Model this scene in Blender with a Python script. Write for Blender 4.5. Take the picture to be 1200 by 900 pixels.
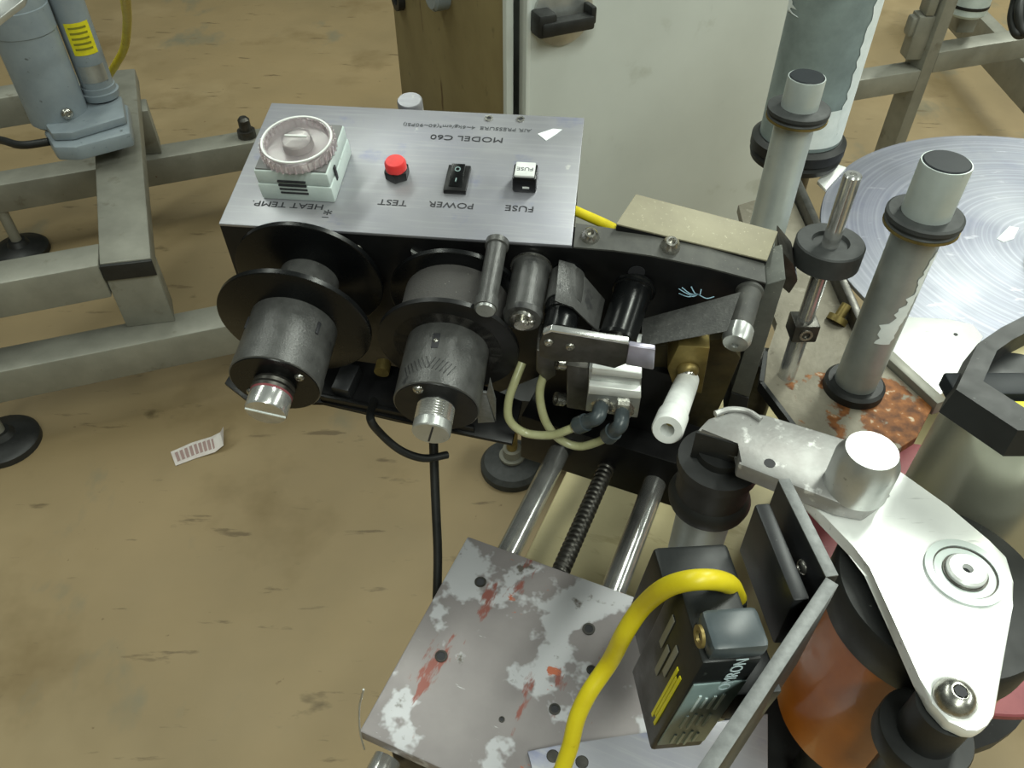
import bpy, bmesh, math, random
import numpy as np
from mathutils import Matrix, Vector
random.seed(7)
for _o in list(bpy.data.objects): bpy.data.objects.remove(_o)
scene = bpy.context.scene
COL = scene.collection
# ---------------------------------------------------------------- camera
F = 950.0; H = 1.05                     # focal length in pixels (1200 wide), camera height
TH = math.atan2(960, F)                 # angle between the view axis and straight down
fw = np.array([0, math.sin(TH), -math.cos(TH)]); dn = np.array([0, -math.cos(TH), -math.sin(TH)])
rt = np.array([1., 0, 0]); CAM = np.array([0, 0, H])
cd = bpy.data.cameras.new('camera'); cam = bpy.data.objects.new('camera', cd); COL.objects.link(cam)
cam.location = (0, 0, H); cam.rotation_euler = (TH, 0, 0)
cd.sensor_width = 36; cd.lens = F / 1200 * 36; cd.clip_start = .02
scene.camera = cam
# ---------------------------------------------------------------- world, lamps, exposure
W = bpy.data.worlds.new('World'); scene.world = W; W.use_nodes = True
W.node_tree.nodes['Background'].inputs[0].default_value = (.86, 1.0, .92, 1)
W.node_tree.nodes['Background'].inputs[1].default_value = .10
def tube_lamp(name, a, b, width, power, col=(.93, 1.0, .89)):
    a, b = Vector(a), Vector(b)
    l = bpy.data.lights.new(name, 'AREA'); l.shape = 'RECTANGLE'
    l.size = (b - a).length; l.size_y = width; l.energy = power; l.color = col
    o = bpy.data.objects.new(name, l); COL.objects.link(o)
    o.location = (a + b) / 2
    o.rotation_euler = (0, 0, math.atan2(b.y - a.y, b.x - a.x))
    return o
tube_lamp('ceiling_lamp', (1.0, .9, 3.1), (3.0, 4.2, 3.1), .25, 110)
tube_lamp('ceiling_lamp', (-2.4, .2, 3.1), (-.4, 3.4, 3.1), .25, 48)
tube_lamp('ceiling_lamp', (-.6, -2.8, 3.1), (.9, -.4, 3.1), .25, 80)
tube_lamp('ceiling_lamp', (3.0, -1.2, 3.1), (4.4, 1.6, 3.1), .25, 110)  # extra lamp, added to brighten surfaces that face right
vs = scene.view_settings
vs.view_transform = 'Standard'; vs.look = 'None'; vs.exposure = 0.10; vs.gamma = 1; vs.use_curve_mapping = False

# ---------------------------------------------------------------- geometry helpers
def ray(px, py): return rt * (px - 600) / F + dn * (py - 450) / F + fw
def nrm(a): a = np.array(a, float); return a / np.linalg.norm(a)
class Frame:
    """a local frame standing in the room: origin o and axes u, v, w"""
    def __init__(s, o, u=(1, 0, 0), v=(0, 1, 0)):
        s.o = np.array(o, float); s.u = nrm(u); v = np.array(v, float); v = v - s.u * (s.u @ v)
        s.v = nrm(v); s.w = np.cross(s.u, s.v); s.M = np.array([s.u, s.v, s.w])
    def on(s, px, py, ax, val):          # local point where the sight line meets a local plane
        r = s.M @ ray(px, py); c = s.M @ (CAM - s.o)
        return c + r * ((val - c[ax]) / r[ax])
    def loc(s, p): return s.M @ (np.array(p, float) - s.o)
    def world(s, l): return s.o + np.array(l, float) @ s.M
    def depth(s, l): return (s.world(l) - CAM) @ fw
    def rad(s, l, px): return px * s.depth(l) / F
    def proj(s, l):
        q = s.world(l) - CAM; d = q @ fw
        return 600 + F * (q @ rt) / d, 450 + F * (q @ dn) / d
    def mat(s):
        m = Matrix.Identity(4)
        for i in range(3):
            m[i][0], m[i][1], m[i][2], m[i][3] = s.u[i], s.v[i], s.w[i], s.o[i]
        return m
WF = Frame((0, 0, 0))
def PZ(px, py, z): return WF.on(px, py, 2, z)
def PD(px, py, d): return CAM + ray(px, py) * d

class MB:
    def __init__(s): s.bm = bmesh.new()
    def _face(s, vs):
        try: return s.bm.faces.new(vs)
        except ValueError: return None
    def hexa(s, p, bevel=0):             # 8 corners: bottom 4 (ccw), top 4
        v = [s.bm.verts.new(tuple(map(float, q))) for q in p]
        fs = [s._face([v[i] for i in f]) for f in ((3, 2, 1, 0), (4, 5, 6, 7), (0, 1, 5, 4), (1, 2, 6, 5), (2, 3, 7, 6), (3, 0, 4, 7))]
        if bevel: s._bev(fs, bevel)
        return s
    def _bev(s, fs, b, seg=2):
        es = {e for f in fs if f for e in f.edges}
        bmesh.ops.bevel(s.bm, geom=list(es), offset=b, segments=seg, profile=.5, affect='EDGES', clamp_overlap=True)
    def box(s, c, size, bevel=0, ax=None):
        c = np.array(c, float); h = np.array(size, float) / 2
        A = np.eye(3) if ax is None else np.array([nrm(a) for a in ax])
        p = [c + np.array(k) * h @ A for k in ((-1, -1, -1), (1, -1, -1), (1, 1, -1), (-1, 1, -1), (-1, -1, 1), (1, -1, 1), (1, 1, 1), (-1, 1, 1))]
        return s.hexa(p, bevel)
    def prism(s, pts, off, bevel=0):     # polygon of 3-D points swept by off
        off = np.array(off, float)
        pts = [np.array(p, float) for p in pts]
        n = sum((np.cross(pts[i], pts[(i + 1) % len(pts)]) for i in range(len(pts))), np.zeros(3))
        if n @ off > 0: pts = pts[::-1]
        a = [s.bm.verts.new(tuple(p)) for p in pts]; b = [s.bm.verts.new(tuple(p + off)) for p in pts]
        m = len(pts); fs = [s._face(a), s._face(b[::-1])]
        for i in range(m):
            j = (i + 1) % m
            fs.append(s._face([a[j], a[i], b[i], b[j]]))
        if bevel: s._bev(fs, bevel)
        return s
    def lathe(s, p0, d, prof, seg=32):   # prof: (distance along d, radius)
        p0 = np.array(p0, float); d = nrm(d)
        a = nrm(np.cross(d, (0, 0, 1) if abs(d[2]) < .9 else (1, 0, 0))); b = np.cross(d, a)
        rings = []
        for t, r in prof:
            if r <= 1e-7: rings.append([s.bm.verts.new(tuple(p0 + d * t))])
            else: rings.append([s.bm.verts.new(tuple(p0 + d * t + r * (a * math.cos(k * 2 * math.pi / seg) + b * math.sin(k * 2 * math.pi / seg)))) for k in range(seg)])
        for q, w in zip(rings, rings[1:]):
            for k in range(seg):
                j = (k + 1) % seg
                if len(q) == 1 and len(w) == 1: continue
                if len(q) == 1: s._face([q[0], w[j], w[k]])
                elif len(w) == 1: s._face([q[k], q[j], w[0]])
                else: s._face([q[k], q[j], w[j], w[k]])
        if len(rings[0]) > 1: s._face(rings[0][::-1])
        if len(rings[-1]) > 1: s._face(rings[-1])
        return s
    def ring(s, p0, d, t0, t1, ri, ro, seg=32):
        p = [(t0, ri), (t0, ro), (t1, ro), (t1, ri)]
        p0 = np.array(p0, float); d = nrm(d)
        a = nrm(np.cross(d, (0, 0, 1) if abs(d[2]) < .9 else (1, 0, 0))); b = np.cross(d, a)
        R = [[s.bm.verts.new(tuple(p0 + d * t + r * (a * math.cos(k * 2 * math.pi / seg) + b * math.sin(k * 2 * math.pi / seg)))) for k in range(seg)] for t, r in p]
        for i in range(4):
            q, w = R[i], R[(i + 1) % 4]
            for k in range(seg):
                j = (k + 1) % seg; s._face([q[k], q[j], w[j], w[k]])
        return s
    def tube(s, path, r, seg=12, smooth=6, rings=None):
        P = [np.array(p, float) for p in path]
        if smooth and len(P) > 2:         # Catmull-Rom
            Q = [2 * P[0] - P[1]] + P + [2 * P[-1] - P[-2]]; out = []
            for i in range(1, len(Q) - 2):
                for k in range(smooth):
                    t = k / smooth; a, b, c, d = Q[i - 1], Q[i], Q[i + 1], Q[i + 2]
                    out.append(.5 * (2 * b + (c - a) * t + (2 * a - 5 * b + 4 * c - d) * t * t + (3 * b - a - 3 * c + d) * t ** 3))
            P = out + [P[-1]]
        prev = None; R = []
        for i, p in enumerate(P):
            d = nrm(P[min(i + 1, len(P) - 1)] - P[max(i - 1, 0)])
            if prev is None: a = nrm(np.cross(d, (0, 0, 1) if abs(d[2]) < .9 else (1, 0, 0)))
            else: a = nrm(prev - d * (prev @ d))
            prev = a; b = np.cross(d, a)
            R.append([s.bm.verts.new(tuple(p + r * (a * math.cos(k * 2 * math.pi / seg) + b * math.sin(k * 2 * math.pi / seg)))) for k in range(seg)])
        for q, w in zip(R, R[1:]):
            for k in range(seg):
                j = (k + 1) % seg; s._face([q[k], q[j], w[j], w[k]])
        s._face(R[0][::-1]); s._face(R[-1])
        return s
    def mesh(s, name, mat, angle=35):
        bmesh.ops.recalc_face_normals(s.bm, faces=s.bm.faces)
        me = bpy.data.meshes.new(name); s.bm.to_mesh(me); s.bm.free()
        for p in me.polygons: p.use_smooth = True
        me.set_sharp_from_angle(angle=math.radians(angle))
        me.materials.append(mat)
        return me
def thing(name, label, cat, frame, group=None):
    o = bpy.data.objects.new(name, None); COL.objects.link(o); o.empty_display_size = .02
    o.matrix_world = frame.mat(); o['label'] = label; o['category'] = cat
    if group: o['group'] = group
    return o
def part(name, mb, mat, parent, label=None, kind=None):
    me = mb.mesh(name, mat); o = bpy.data.objects.new(name, me); COL.objects.link(o); o.parent = parent
    if label: o['label'] = label
    if kind: o['kind'] = kind
    return o
def solo(name, mb, mat, label, cat, frame=None, group=None):   # a thing that is one mesh
    me = mb.mesh(name, mat); o = bpy.data.objects.new(name, me); COL.objects.link(o)
    if frame is not None: o.matrix_world = frame.mat()
    o['label'] = label; o['category'] = cat
    if group: o['group'] = group
    return o
def text(parent, body, org, xd, yd, size, mat, name='lettering', ext=.00008, sx=1.0):
    c = bpy.data.curves.new(name, 'FONT'); c.body = body; c.size = size; c.align_x = 'CENTER'; c.align_y = 'CENTER'; c.extrude = ext
    c.resolution_u = 3
    t = bpy.data.objects.new(name, c); COL.objects.link(t)
    dg = bpy.context.evaluated_depsgraph_get(); dg.update()
    me = bpy.data.meshes.new_from_object(t.evaluated_get(dg)); bpy.data.objects.remove(t); bpy.data.curves.remove(c)
    x, y = nrm(xd), nrm(yd); z = np.cross(x, y)
    m = Matrix.Identity(4)
    for i in range(3): m[i][0], m[i][1], m[i][2], m[i][3] = x[i] * sx, y[i], z[i], org[i]
    me.transform(m); me.materials.clear(); me.materials.append(mat)
    o = bpy.data.objects.new(name, me); COL.objects.link(o); o.parent = parent
    return o

# ---------------------------------------------------------------- materials (all procedural)
def lin(c):
    return tuple((v / 12.92 if v <= .04045 else ((v + .055) / 1.055) ** 2.4) for v in c)
def rgb(r, g, b): return lin((r / 255, g / 255, b / 255)) + (1,)
def mat(name, col, rough=.5, metal=0., col2=None, scale=30, lo=.35, hi=.65, stretch=(1, 1, 1), bump=0., bscale=None, spots=(), rvar=.0, coat=0., spec=.5):
    m = bpy.data.materials.new(name); m.use_nodes = True; nt = m.node_tree; N, L = nt.nodes, nt.links
    b = N['Principled BSDF']; b.inputs['Base Color'].default_value = col; b.inputs['Roughness'].default_value = rough
    b.inputs['Metallic'].default_value = metal; b.inputs['Coat Weight'].default_value = coat
    b.inputs['Specular IOR Level'].default_value = spec
    tc = N.new('ShaderNodeTexCoord'); mp = N.new('ShaderNodeMapping'); mp.inputs['Scale'].default_value = stretch
    L.new(tc.outputs['Object'], mp.inputs['Vector'])
    cur = None
    def noise(sc, detail=6, vec=mp.outputs['Vector'], rough_=.6):
        n = N.new('ShaderNodeTexNoise'); n.inputs['Scale'].default_value = sc; n.inputs['Detail'].default_value = detail
        n.inputs['Roughness'].default_value = rough_; L.new(vec, n.inputs['Vector']); return n.outputs['Fac']
    def ramp(fac, a, c):
        r = N.new('ShaderNodeMapRange'); r.inputs['From Min'].default_value = a; r.inputs['From Max'].default_value = c
        r.clamp = True; L.new(fac, r.inputs['Value']); return r.outputs['Result']
    def mix(fac, a, bcol):
        x = N.new('ShaderNodeMix'); x.data_type = 'RGBA'; L.new(fac, x.inputs['Factor'])
        if isinstance(a, tuple): x.inputs['A'].default_value = a
        else: L.new(a, x.inputs['A'])
        x.inputs['B'].default_value = bcol; return x.outputs['Result']
    cur = col
    if col2: cur = mix(ramp(noise(scale), lo, hi), cur, col2)
    for sp in spots:      # (colour, scale, threshold, softness[, stretch])
        v = mp.outputs['Vector']
        if len(sp) > 4:
            m2 = N.new('ShaderNodeMapping'); m2.inputs['Scale'].default_value = sp[4]; m2.inputs['Location'].default_value = (sp[1] * .37, sp[1] * .11, 3.1); L.new(tc.outputs['Object'], m2.inputs['Vector']); v = m2.outputs['Vector']
        cur = mix(ramp(noise(sp[1], 5, v), sp[2], sp[2] + sp[3]), cur, sp[0])
    if not isinstance(cur, tuple): L.new(cur, b.inputs['Base Color'])
    if rvar:
        r = ramp(noise(scale * 1.7), .3, .7); a = N.new('ShaderNodeMath'); a.operation = 'MULTIPLY_ADD'; a.inputs[1].default_value = rvar; a.inputs[2].default_value = rough - rvar / 2
        L.new(r, a.inputs[0]); L.new(a.outputs[0], b.inputs['Roughness'])
    if bump:
        bp = N.new('ShaderNodeBump'); bp.inputs['Strength'].default_value = bump; bp.inputs['Distance'].default_value = .002
        L.new(noise(bscale or scale, 4), bp.inputs['Height']); L.new(bp.outputs[0], b.inputs['Normal'])
    return m
M = {}
M['floor'] = mat('floor_concrete', rgb(139, 120, 87), .6, 0, rgb(124, 108, 78), 1.9, .36, .68, rvar=.2, spots=(
    (rgb(162, 143, 109), 1.1, .56, .2), (rgb(114, 96, 64), 3.3, .55, .16), (rgb(112, 106, 86), 5., .60, .12, (1, .6, 1)), (rgb(92, 78, 52), 9., .66, .07, (.7, 1.4, 1)),
    (rgb(106, 86, 58), 40, .70, .04), (rgb(100, 84, 58), 30, .63, .06, (.25, 1.3, 1)), (rgb(70, 60, 48), 55, .745, .02)))
M['frame'] = mat('grey_frame_steel', rgb(138, 137, 127), .5, .3, rgb(122, 121, 112), 14, spots=((rgb(112, 108, 96), 24, .62, .1), (rgb(90, 58, 34), 90, .73, .03)), rvar=.2)
M['black'] = mat('black_anodised', rgb(15, 15, 16), .38, 0, rgb(22, 22, 23), 60, spots=((rgb(92, 92, 92), 420, .74, .03),), rvar=.15, spec=.3)
M['blackgloss'] = mat('black_reel_plastic', rgb(9, 10, 11), .26, 0, rgb(14, 15, 16), 25, spots=((rgb(70, 72, 72), 300, .77, .03),), rvar=.1, spec=.28)
M['dusty'] = mat('dust_covered_black', rgb(60, 60, 59), .33, 0, rgb(76, 76, 75), 90, bump=.15, bscale=900, spots=((rgb(125, 125, 122), 800, .68, .05), (rgb(42, 42, 43), 60, .62, .08)))
M['dusty2'] = mat('dust_covered_rim', rgb(78, 78, 74), .65, 0, rgb(62, 62, 60), 70, spots=((rgb(120, 118, 106), 700, .67, .05),))
M['velvet'] = mat('dusty_ribbon_roll', rgb(68, 66, 64), .8, 0, rgb(66, 64, 63), 200, bump=.3, bscale=900, spots=((rgb(190, 188, 180), 900, .70, .03),))
M['panel'] = mat('brushed_panel', rgb(158, 158, 162), .42, .55, rgb(146, 146, 156), 9, stretch=(1, 1, 1), spots=(
    (rgb(134, 137, 160), 24, .57, .10), (rgb(168, 168, 172), 300, .5, .3, (.05, 1, 1)), (rgb(196, 196, 192), 35, .66, .05), (rgb(120, 118, 116), 160, .735, .03)), rvar=.15)
M['alu'] = mat('aluminium', rgb(196, 198, 196), .36, .75, rgb(176, 178, 176), 40, spots=((rgb(150, 150, 148), 180, .66, .08),), rvar=.15)
M['plate'] = mat('bare_aluminium_plate', rgb(246, 248, 246), .34, .35, rgb(236, 238, 236), 20, spots=((rgb(190, 192, 190), 260, .62, .12, (.15, 1, 1)), (rgb(150, 148, 144), 60, .72, .04)), rvar=.1)
M['cast'] = mat('worn_cast_arm', rgb(156, 156, 154), .45, .5, rgb(138, 136, 134), 60, spots=((rgb(206, 206, 204), 90, .58, .1), (rgb(112, 108, 104), 140, .68, .05)), bump=.06, bscale=300)
M['chrome'] = mat('chromed_steel', rgb(220, 220, 218), .2, .78, rgb(184, 184, 182), 60, rvar=.08)
M['screw'] = mat('bright_screw_steel', rgb(196, 194, 188), .28, .95, rgb(160, 158, 150), 200, rvar=.15)
M['darksteel'] = mat('dark_steel', rgb(92, 90, 86), .38, .8, rgb(72, 70, 66), 90, rvar=.2)
M['tubegrey'] = mat('satin_grey_post', rgb(198, 206, 204), .40, .4, rgb(184, 192, 190), 30, rvar=.15, spots=((rgb(120, 124, 122), 70, .68, .06),))
M['rust'] = mat('rusty_plate', rgb(142, 136, 122), .6, .3, rgb(118, 112, 98), 30, spots=((rgb(160, 154, 140), 60, .6, .1), (rgb(84, 76, 62), 45, .66, .05)), bump=.2, bscale=250)
M['disc'] = mat('aluminium_disc', rgb(128, 130, 137), .40, .8, rgb(108, 110, 124), 6, spots=((rgb(98, 100, 122), 9, .56, .2), (rgb(160, 160, 168), 60, .63, .1, (.5, 1.3, 1))), rvar=.15)  # bluish tint and patches are painted-in reflections; pale streaks are scratches
_m = M['disc']; _N, _L = _m.node_tree.nodes, _m.node_tree.links; _b = _N['Principled BSDF']      # faint turning marks
_tc = _N.new('ShaderNodeTexCoord'); _ln = _N.new('ShaderNodeVectorMath'); _ln.operation = 'LENGTH'; _L.new(_tc.outputs['Object'], _ln.inputs[0])
_n = _N.new('ShaderNodeTexNoise'); _n.noise_dimensions = '1D'; _n.inputs['Scale'].default_value = 260; _n.inputs['Detail'].default_value = 6; _L.new(_ln.outputs['Value'], _n.inputs['W'])
_r = _N.new('ShaderNodeMapRange'); _r.inputs['From Min'].default_value = .45; _r.inputs['From Max'].default_value = .75; _r.inputs['To Max'].default_value = .28; _L.new(_n.outputs['Fac'], _r.inputs['Value'])
_x = _N.new('ShaderNodeMix'); _x.data_type = 'RGBA'; _L.new(_r.outputs['Result'], _x.inputs['Factor']); _L.new(_b.inputs['Base Color'].links[0].from_socket, _x.inputs['A']); _x.inputs['B'].default_value = rgb(176, 176, 184); _L.new(_x.outputs['Result'], _b.inputs['Base Color'])
M['cabinet'] = mat('cabinet_paint', rgb(206, 211, 207), .48, .1, rgb(194, 199, 195), 3, spots=((rgb(184, 188, 181), 12, .62, .1), (rgb(130, 108, 70), 60, .745, .02)), rvar=.1)
M['cabside_shade'] = mat('cabinet_side_painted_shade', rgb(136, 122, 84), .55, .1, rgb(122, 108, 72), 8, spots=((rgb(84, 62, 36), 9, .66, .04, (3, 3, .35)), (rgb(110, 98, 66), 30, .62, .1)))  # brownish base colour carries the side's shade; dark streaks are scratches
M['beigetop'] = mat('dusty_beige_lid', rgb(150, 144, 122), .6, .15, rgb(138, 132, 112), 40, spots=((rgb(176, 170, 146), 500, .62, .08),))
M['cream'] = mat('cream_table_paint', rgb(206, 194, 150), .55, 0, rgb(196, 184, 140), 20, spots=((rgb(180, 166, 122), 60, .62, .08, (.3, 1.5, 1)),))
M['block'] = mat('scratched_steel_block', rgb(150, 144, 144), .45, .45, rgb(136, 130, 131), 16, spots=(
    (rgb(190, 190, 194), 17, .54, .03), (rgb(104, 98, 92), 34, .645, .05), (rgb(142, 90, 82), 38, .61, .04, (1.6, .5, 1)), (rgb(186, 106, 78), 52, .67, .03, (.7, 1.3, 1)), (rgb(206, 206, 208), 260, .68, .06, (.25, 1.2, 1))), rvar=.2)
M['white'] = mat('white_plastic', rgb(226, 228, 226), .4, 0, rgb(206, 208, 206), 80)
M['mint'] = mat('mint_grey_plastic', rgb(198, 209, 207), .45, 0, rgb(184, 196, 194), 60, spots=((rgb(150, 160, 152), 200, .68, .06),))
M['dialface'] = mat('grey_dial_plate', rgb(108, 108, 108), .5, .3, rgb(122, 122, 122), 60)
M['red'] = mat('red_button', rgb(206, 42, 44), .4, 0, rgb(222, 60, 58), 60)
M['rubber'] = mat('black_rubber', rgb(20, 21, 21), .5, 0, rgb(30, 31, 31), 60, spots=((rgb(80, 82, 80), 300, .7, .04),), rvar=.1)
M['greyrubber'] = mat('grey_black_rubber', rgb(58, 60, 60), .6, 0, rgb(46, 48, 48), 90, rvar=.1)
M['capblack'] = mat('dark_cap', rgb(38, 42, 46), .45, 0, rgb(32, 36, 40), 60, spec=.2)
M['yellow'] = mat('yellow_cable', rgb(216, 200, 34), .4, 0, rgb(202, 182, 26), 60, spots=((rgb(110, 92, 20), 120, .68, .05),))
M['brass'] = mat('dirty_brass', rgb(150, 132, 78), .45, .6, rgb(110, 96, 56), 50, rvar=.2)
M['cheek'] = mat('dusty_cheek', rgb(104, 106, 101), .55, .2, rgb(84, 86, 82), 40, spots=((rgb(150, 150, 142), 500, .64, .06),))
M['wipe'] = mat('wiped_dust', rgb(34, 34, 35), .4)
M['olive'] = mat('oily_olive_casting', rgb(74, 66, 40), .5, .3, rgb(48, 43, 28), 45, rvar=.2)
M['hose'] = mat('clear_air_hose', rgb(176, 176, 138), .3, 0, rgb(158, 158, 118), 80)
M['fitting'] = mat('grey_push_fitting', rgb(58, 66, 70), .35, 0, rgb(70, 78, 82), 80)
M['bluegrey'] = mat('blue_grey_enamel', rgb(140, 150, 157), .42, .1, rgb(128, 138, 146), 20, spots=((rgb(84, 90, 94), 60, .66, .06),), rvar=.1)
M['label'] = mat('yellow_sticker', rgb(224, 214, 30), .5, 0, rgb(206, 196, 40), 90)
M['ink'] = mat('black_ink', rgb(38, 38, 42), .6)
M['fadeink'] = mat('worn_ink', rgb(82, 84, 88), .6)
M['labelink'] = mat('sticker_ink', rgb(128, 126, 30), .6)
M['printwhite'] = mat('pale_print', rgb(196, 214, 220), .5)
M['printdim'] = mat('dim_print', rgb(126, 146, 146), .5)
M['sensor'] = mat('sensor_housing', rgb(24, 26, 27), .38, 0, rgb(34, 36, 36), 50, spots=((rgb(70, 74, 72), 140, .68, .06),), rvar=.15, spec=.3)
M['printmid'] = mat('label_print', rgb(214, 230, 230), .5)
M['sensorlabel'] = mat('sensor_label_foil', rgb(146, 166, 166), .4, .1, rgb(128, 148, 148), 60)
M['slate'] = mat('slate_bracket', rgb(52, 53, 55), .4, .3, rgb(40, 41, 43), 60, spots=((rgb(100, 100, 100), 300, .68, .05),))
M['edge'] = mat('bare_cut_edge', rgb(126, 128, 128), .5, .5, rgb(108, 110, 110), 300)
M['amber'] = mat('amber_urethane', rgb(170, 92, 8), .3, 0, rgb(150, 78, 6), 30, spots=((rgb(160, 88, 24), 60, .66, .06),), coat=.3)
M['maroon'] = mat('maroon_disc', rgb(142, 74, 78), .5, .1, rgb(126, 62, 68), 40, spots=((rgb(164, 104, 104), 160, .64, .08, (.3, 1.4, 1)),))
M['canister'] = mat('satin_steel_can', rgb(196, 196, 180), .3, .7, rgb(180, 180, 162), 8, rvar=.08)
M['paper'] = mat('dirty_paper', rgb(206, 200, 196), .8, 0, rgb(190, 180, 176), 60)
M['paperink'] = mat('faded_print', rgb(150, 126, 122), .8)
M['purple'] = mat('mirror_tab', rgb(178, 174, 190), .3, .6, rgb(166, 162, 180), 80)
M['beltdust'] = mat('dusty_ribbon_strip', rgb(72, 72, 70), .75, 0, rgb(58, 58, 57), 120, bump=.4, bscale=500, spots=((rgb(92, 92, 90), 500, .6, .1),))
M['blueflake'] = mat('blue_fibre', rgb(150, 186, 205), .7)
M['whitepaint'] = mat('chipped_white_layer', rgb(236, 242, 242), .55, 0, rgb(222, 230, 230), 60)
g = bpy.data.materials.new('clear_plastic'); g.use_nodes = True; b_ = g.node_tree.nodes['Principled BSDF']
b_.inputs['Base Color'].default_value = rgb(244, 234, 236); b_.inputs['Roughness'].default_value = .2; b_.inputs['Transmission Weight'].default_value = .85; b_.inputs['IOR'].default_value = 1.4
M['clear'] = g
# chipped coating of the tall tube: grey printed skin torn away to the white core in large patches
def chipped(name, skin, skin2, core, thr, sc, stretch):
    return mat(name, skin, .5, .1, skin2, 30, stretch=(1, 1, 1), spots=((core, sc, thr, .015, stretch),), rvar=.1)
M['tubeskin'] = chipped('torn_printed_skin', rgb(142, 156, 156), rgb(120, 132, 132), rgb(232, 240, 240), .60, 9, (1, 1, .35))
M['postskin'] = mat('grey_post_skin', rgb(172, 177, 175), .42, .45, rgb(156, 161, 159), 40)

def screw(parent, fr, c, d, r, h=None, m='screw', name='screw'):
    h = h or r * .7
    b = MB().lathe(c, d, [(-h * .2, r), (h * .25, r), (h * .7, r * .82), (h, r * .55), (h, r * .36), (h * .55, r * .30), (h * .55, 0)], 20)
    return part(name, b, M[m], parent)
def hexnut(parent, c, d, r, h, m='screw', name='nut'):
    return part(name, MB().lathe(c, d, [(0, r), (h, r)], 6), M[m], parent)

# ================================================================ SETTING
fl = part('floor', MB().box((1, 2.5, -.02), (14, 13, .04)), M['floor'], None); fl['kind'] = 'structure'
M['hall'] = mat('hall_wall_paint', rgb(176, 178, 168), .7, 0, rgb(160, 162, 152), 1.5)
for nm_, c_, s_ in (('wall_back', (1, 9.05, 2), (14, .1, 4)), ('wall_left', (-6.05, 2.5, 2), (.1, 13, 4)), ('wall_right', (8.05, 2.5, 2), (.1, 13, 4)), ('wall_front', (1, -4.05, 2), (14, .1, 4))):
    w_ = part(nm_, MB().box(c_, s_), M['hall'], None); w_['kind'] = 'structure'

# ---- grey cabinet behind the coder
ca = math.radians(25)
cf = Frame((0.0, 1.06, 0), (math.cos(ca), math.sin(ca), 0), (-math.sin(ca), math.cos(ca), 0))
Lc = cf.on(466, 60, 0, 0)[1]; Wc = cf.on(955, 100, 1, 0)[0]; HC = 1.0
t = thing('metal_cabinet', 'pale grey metal cabinet with a closed door behind the black coder', 'cabinet', cf)
x1 = cf.on(605, 60, 1, 0)[0]; x2 = cf.on(622, 60, 1, -.02)[0]
part('side_panel', MB().box((.004, Lc / 2 + .012, HC / 2), (.008, Lc - .024, HC), .001), M['cabside_shade'], t, 'stained cabinet side with its shade painted in brownish')
part('back_panel', MB().box((Wc / 2, Lc - .008, HC / 2), (Wc - .02, .008, HC)), M['cabinet'], t)
part('side_panel', MB().box((Wc - .004, Lc / 2, HC / 2), (.008, Lc - .03, HC)), M['cabinet'], t)
part('top_panel', MB().box((Wc / 2, Lc / 2, HC + .005), (Wc, Lc, .01), .002), M['cabinet'], t)
part('bottom_panel', MB().box((Wc / 2, Lc / 2, .03), (Wc - .02, Lc - .02, .06)), M['cabinet'], t)
part('corner_post', MB().box((x1 / 2 - .006, .006, HC / 2), (x1 + .004, .012, HC), .001), M['cabinet'], t)
dr = part('door', MB().box(((x1 + .006 + Wc) / 2, -.004, HC / 2), (Wc - x1 - .008, .022, HC - .04), .002), M['cabinet'], t)
xs = cf.on(622, 60, 1, -.018)[0]
part('door_edge_strip', MB().box(((x1 + .006 + xs) / 2, -.0165, HC / 2), (xs - x1 - .006, .003, HC - .042), .0008), M['cabinet'], dr)
hp = cf.on(654, 22, 1, -.015)
part('latch_plate', MB().lathe(hp + (.006, 0, .008), (0, -1, 0), [(0, .042), (.004, .042), (.005, .039), (.005, 0)], 32), M['alu'], dr)
lt = part('latch_handle', MB().box(hp + (0, -.022, 0), (.075, .02, .018), .004).box(hp + (-.028, -.014, .004), (.026, .03, .03), .005).box(hp + (.036, -.018, .008), (.008, .024, .022), .003), M['rubber'], dr, 'black latch handle')
# small black grommet ring and grey boss on the cabinet side
g1 = cf.on(470, -4, 0, 0); part('grommet_ring', MB().ring(g1, (-1, 0, 0), 0, .012, .012, .022, 24), M['rubber'], t)
g2 = cf.on(520, -14, 0, 0); part('round_boss', MB().lathe(g2, (-1, 0, 0), [(0, .03), (.02, .03), (.024, .026), (.024, 0)], 24), M['bluegrey'], t)

# ================================================================ CREAM MACHINE TABLE (carries the whole unit)
bu, bv = nrm((.919, -.392, 0)), nrm((.392, .919, 0))
ZB = H - .435                                             # top of the sliding block
bf = Frame(PZ(548, 628, ZB), bu, bv)
ZT = H - .56
tl = bf.on(640, 600, 2, ZT - ZB)
tf = Frame((bf.world(tl)[0], bf.world(tl)[1], 0), bu, bv)
t = thing('machine_table', 'cream painted machine table under the chrome guide rods', 'table', tf)
TX0, TX1, TY0, TY1 = 0, .31, -.24, .27
part('table_top', MB().box(((TX0 + TX1) / 2, (TY0 + TY1) / 2, ZT - .015), (TX1 - TX0, TY1 - TY0, .03), .003), M['cream'], t)
for x in (TX0 + .05, TX1 - .05):
    for y in (TY0 + .05, TY1 - .05):
        part('leg', MB().box((x, y, (ZT - .03) / 2), (.05, .05, ZT - .03), .002), M['frame'], t)

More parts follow.
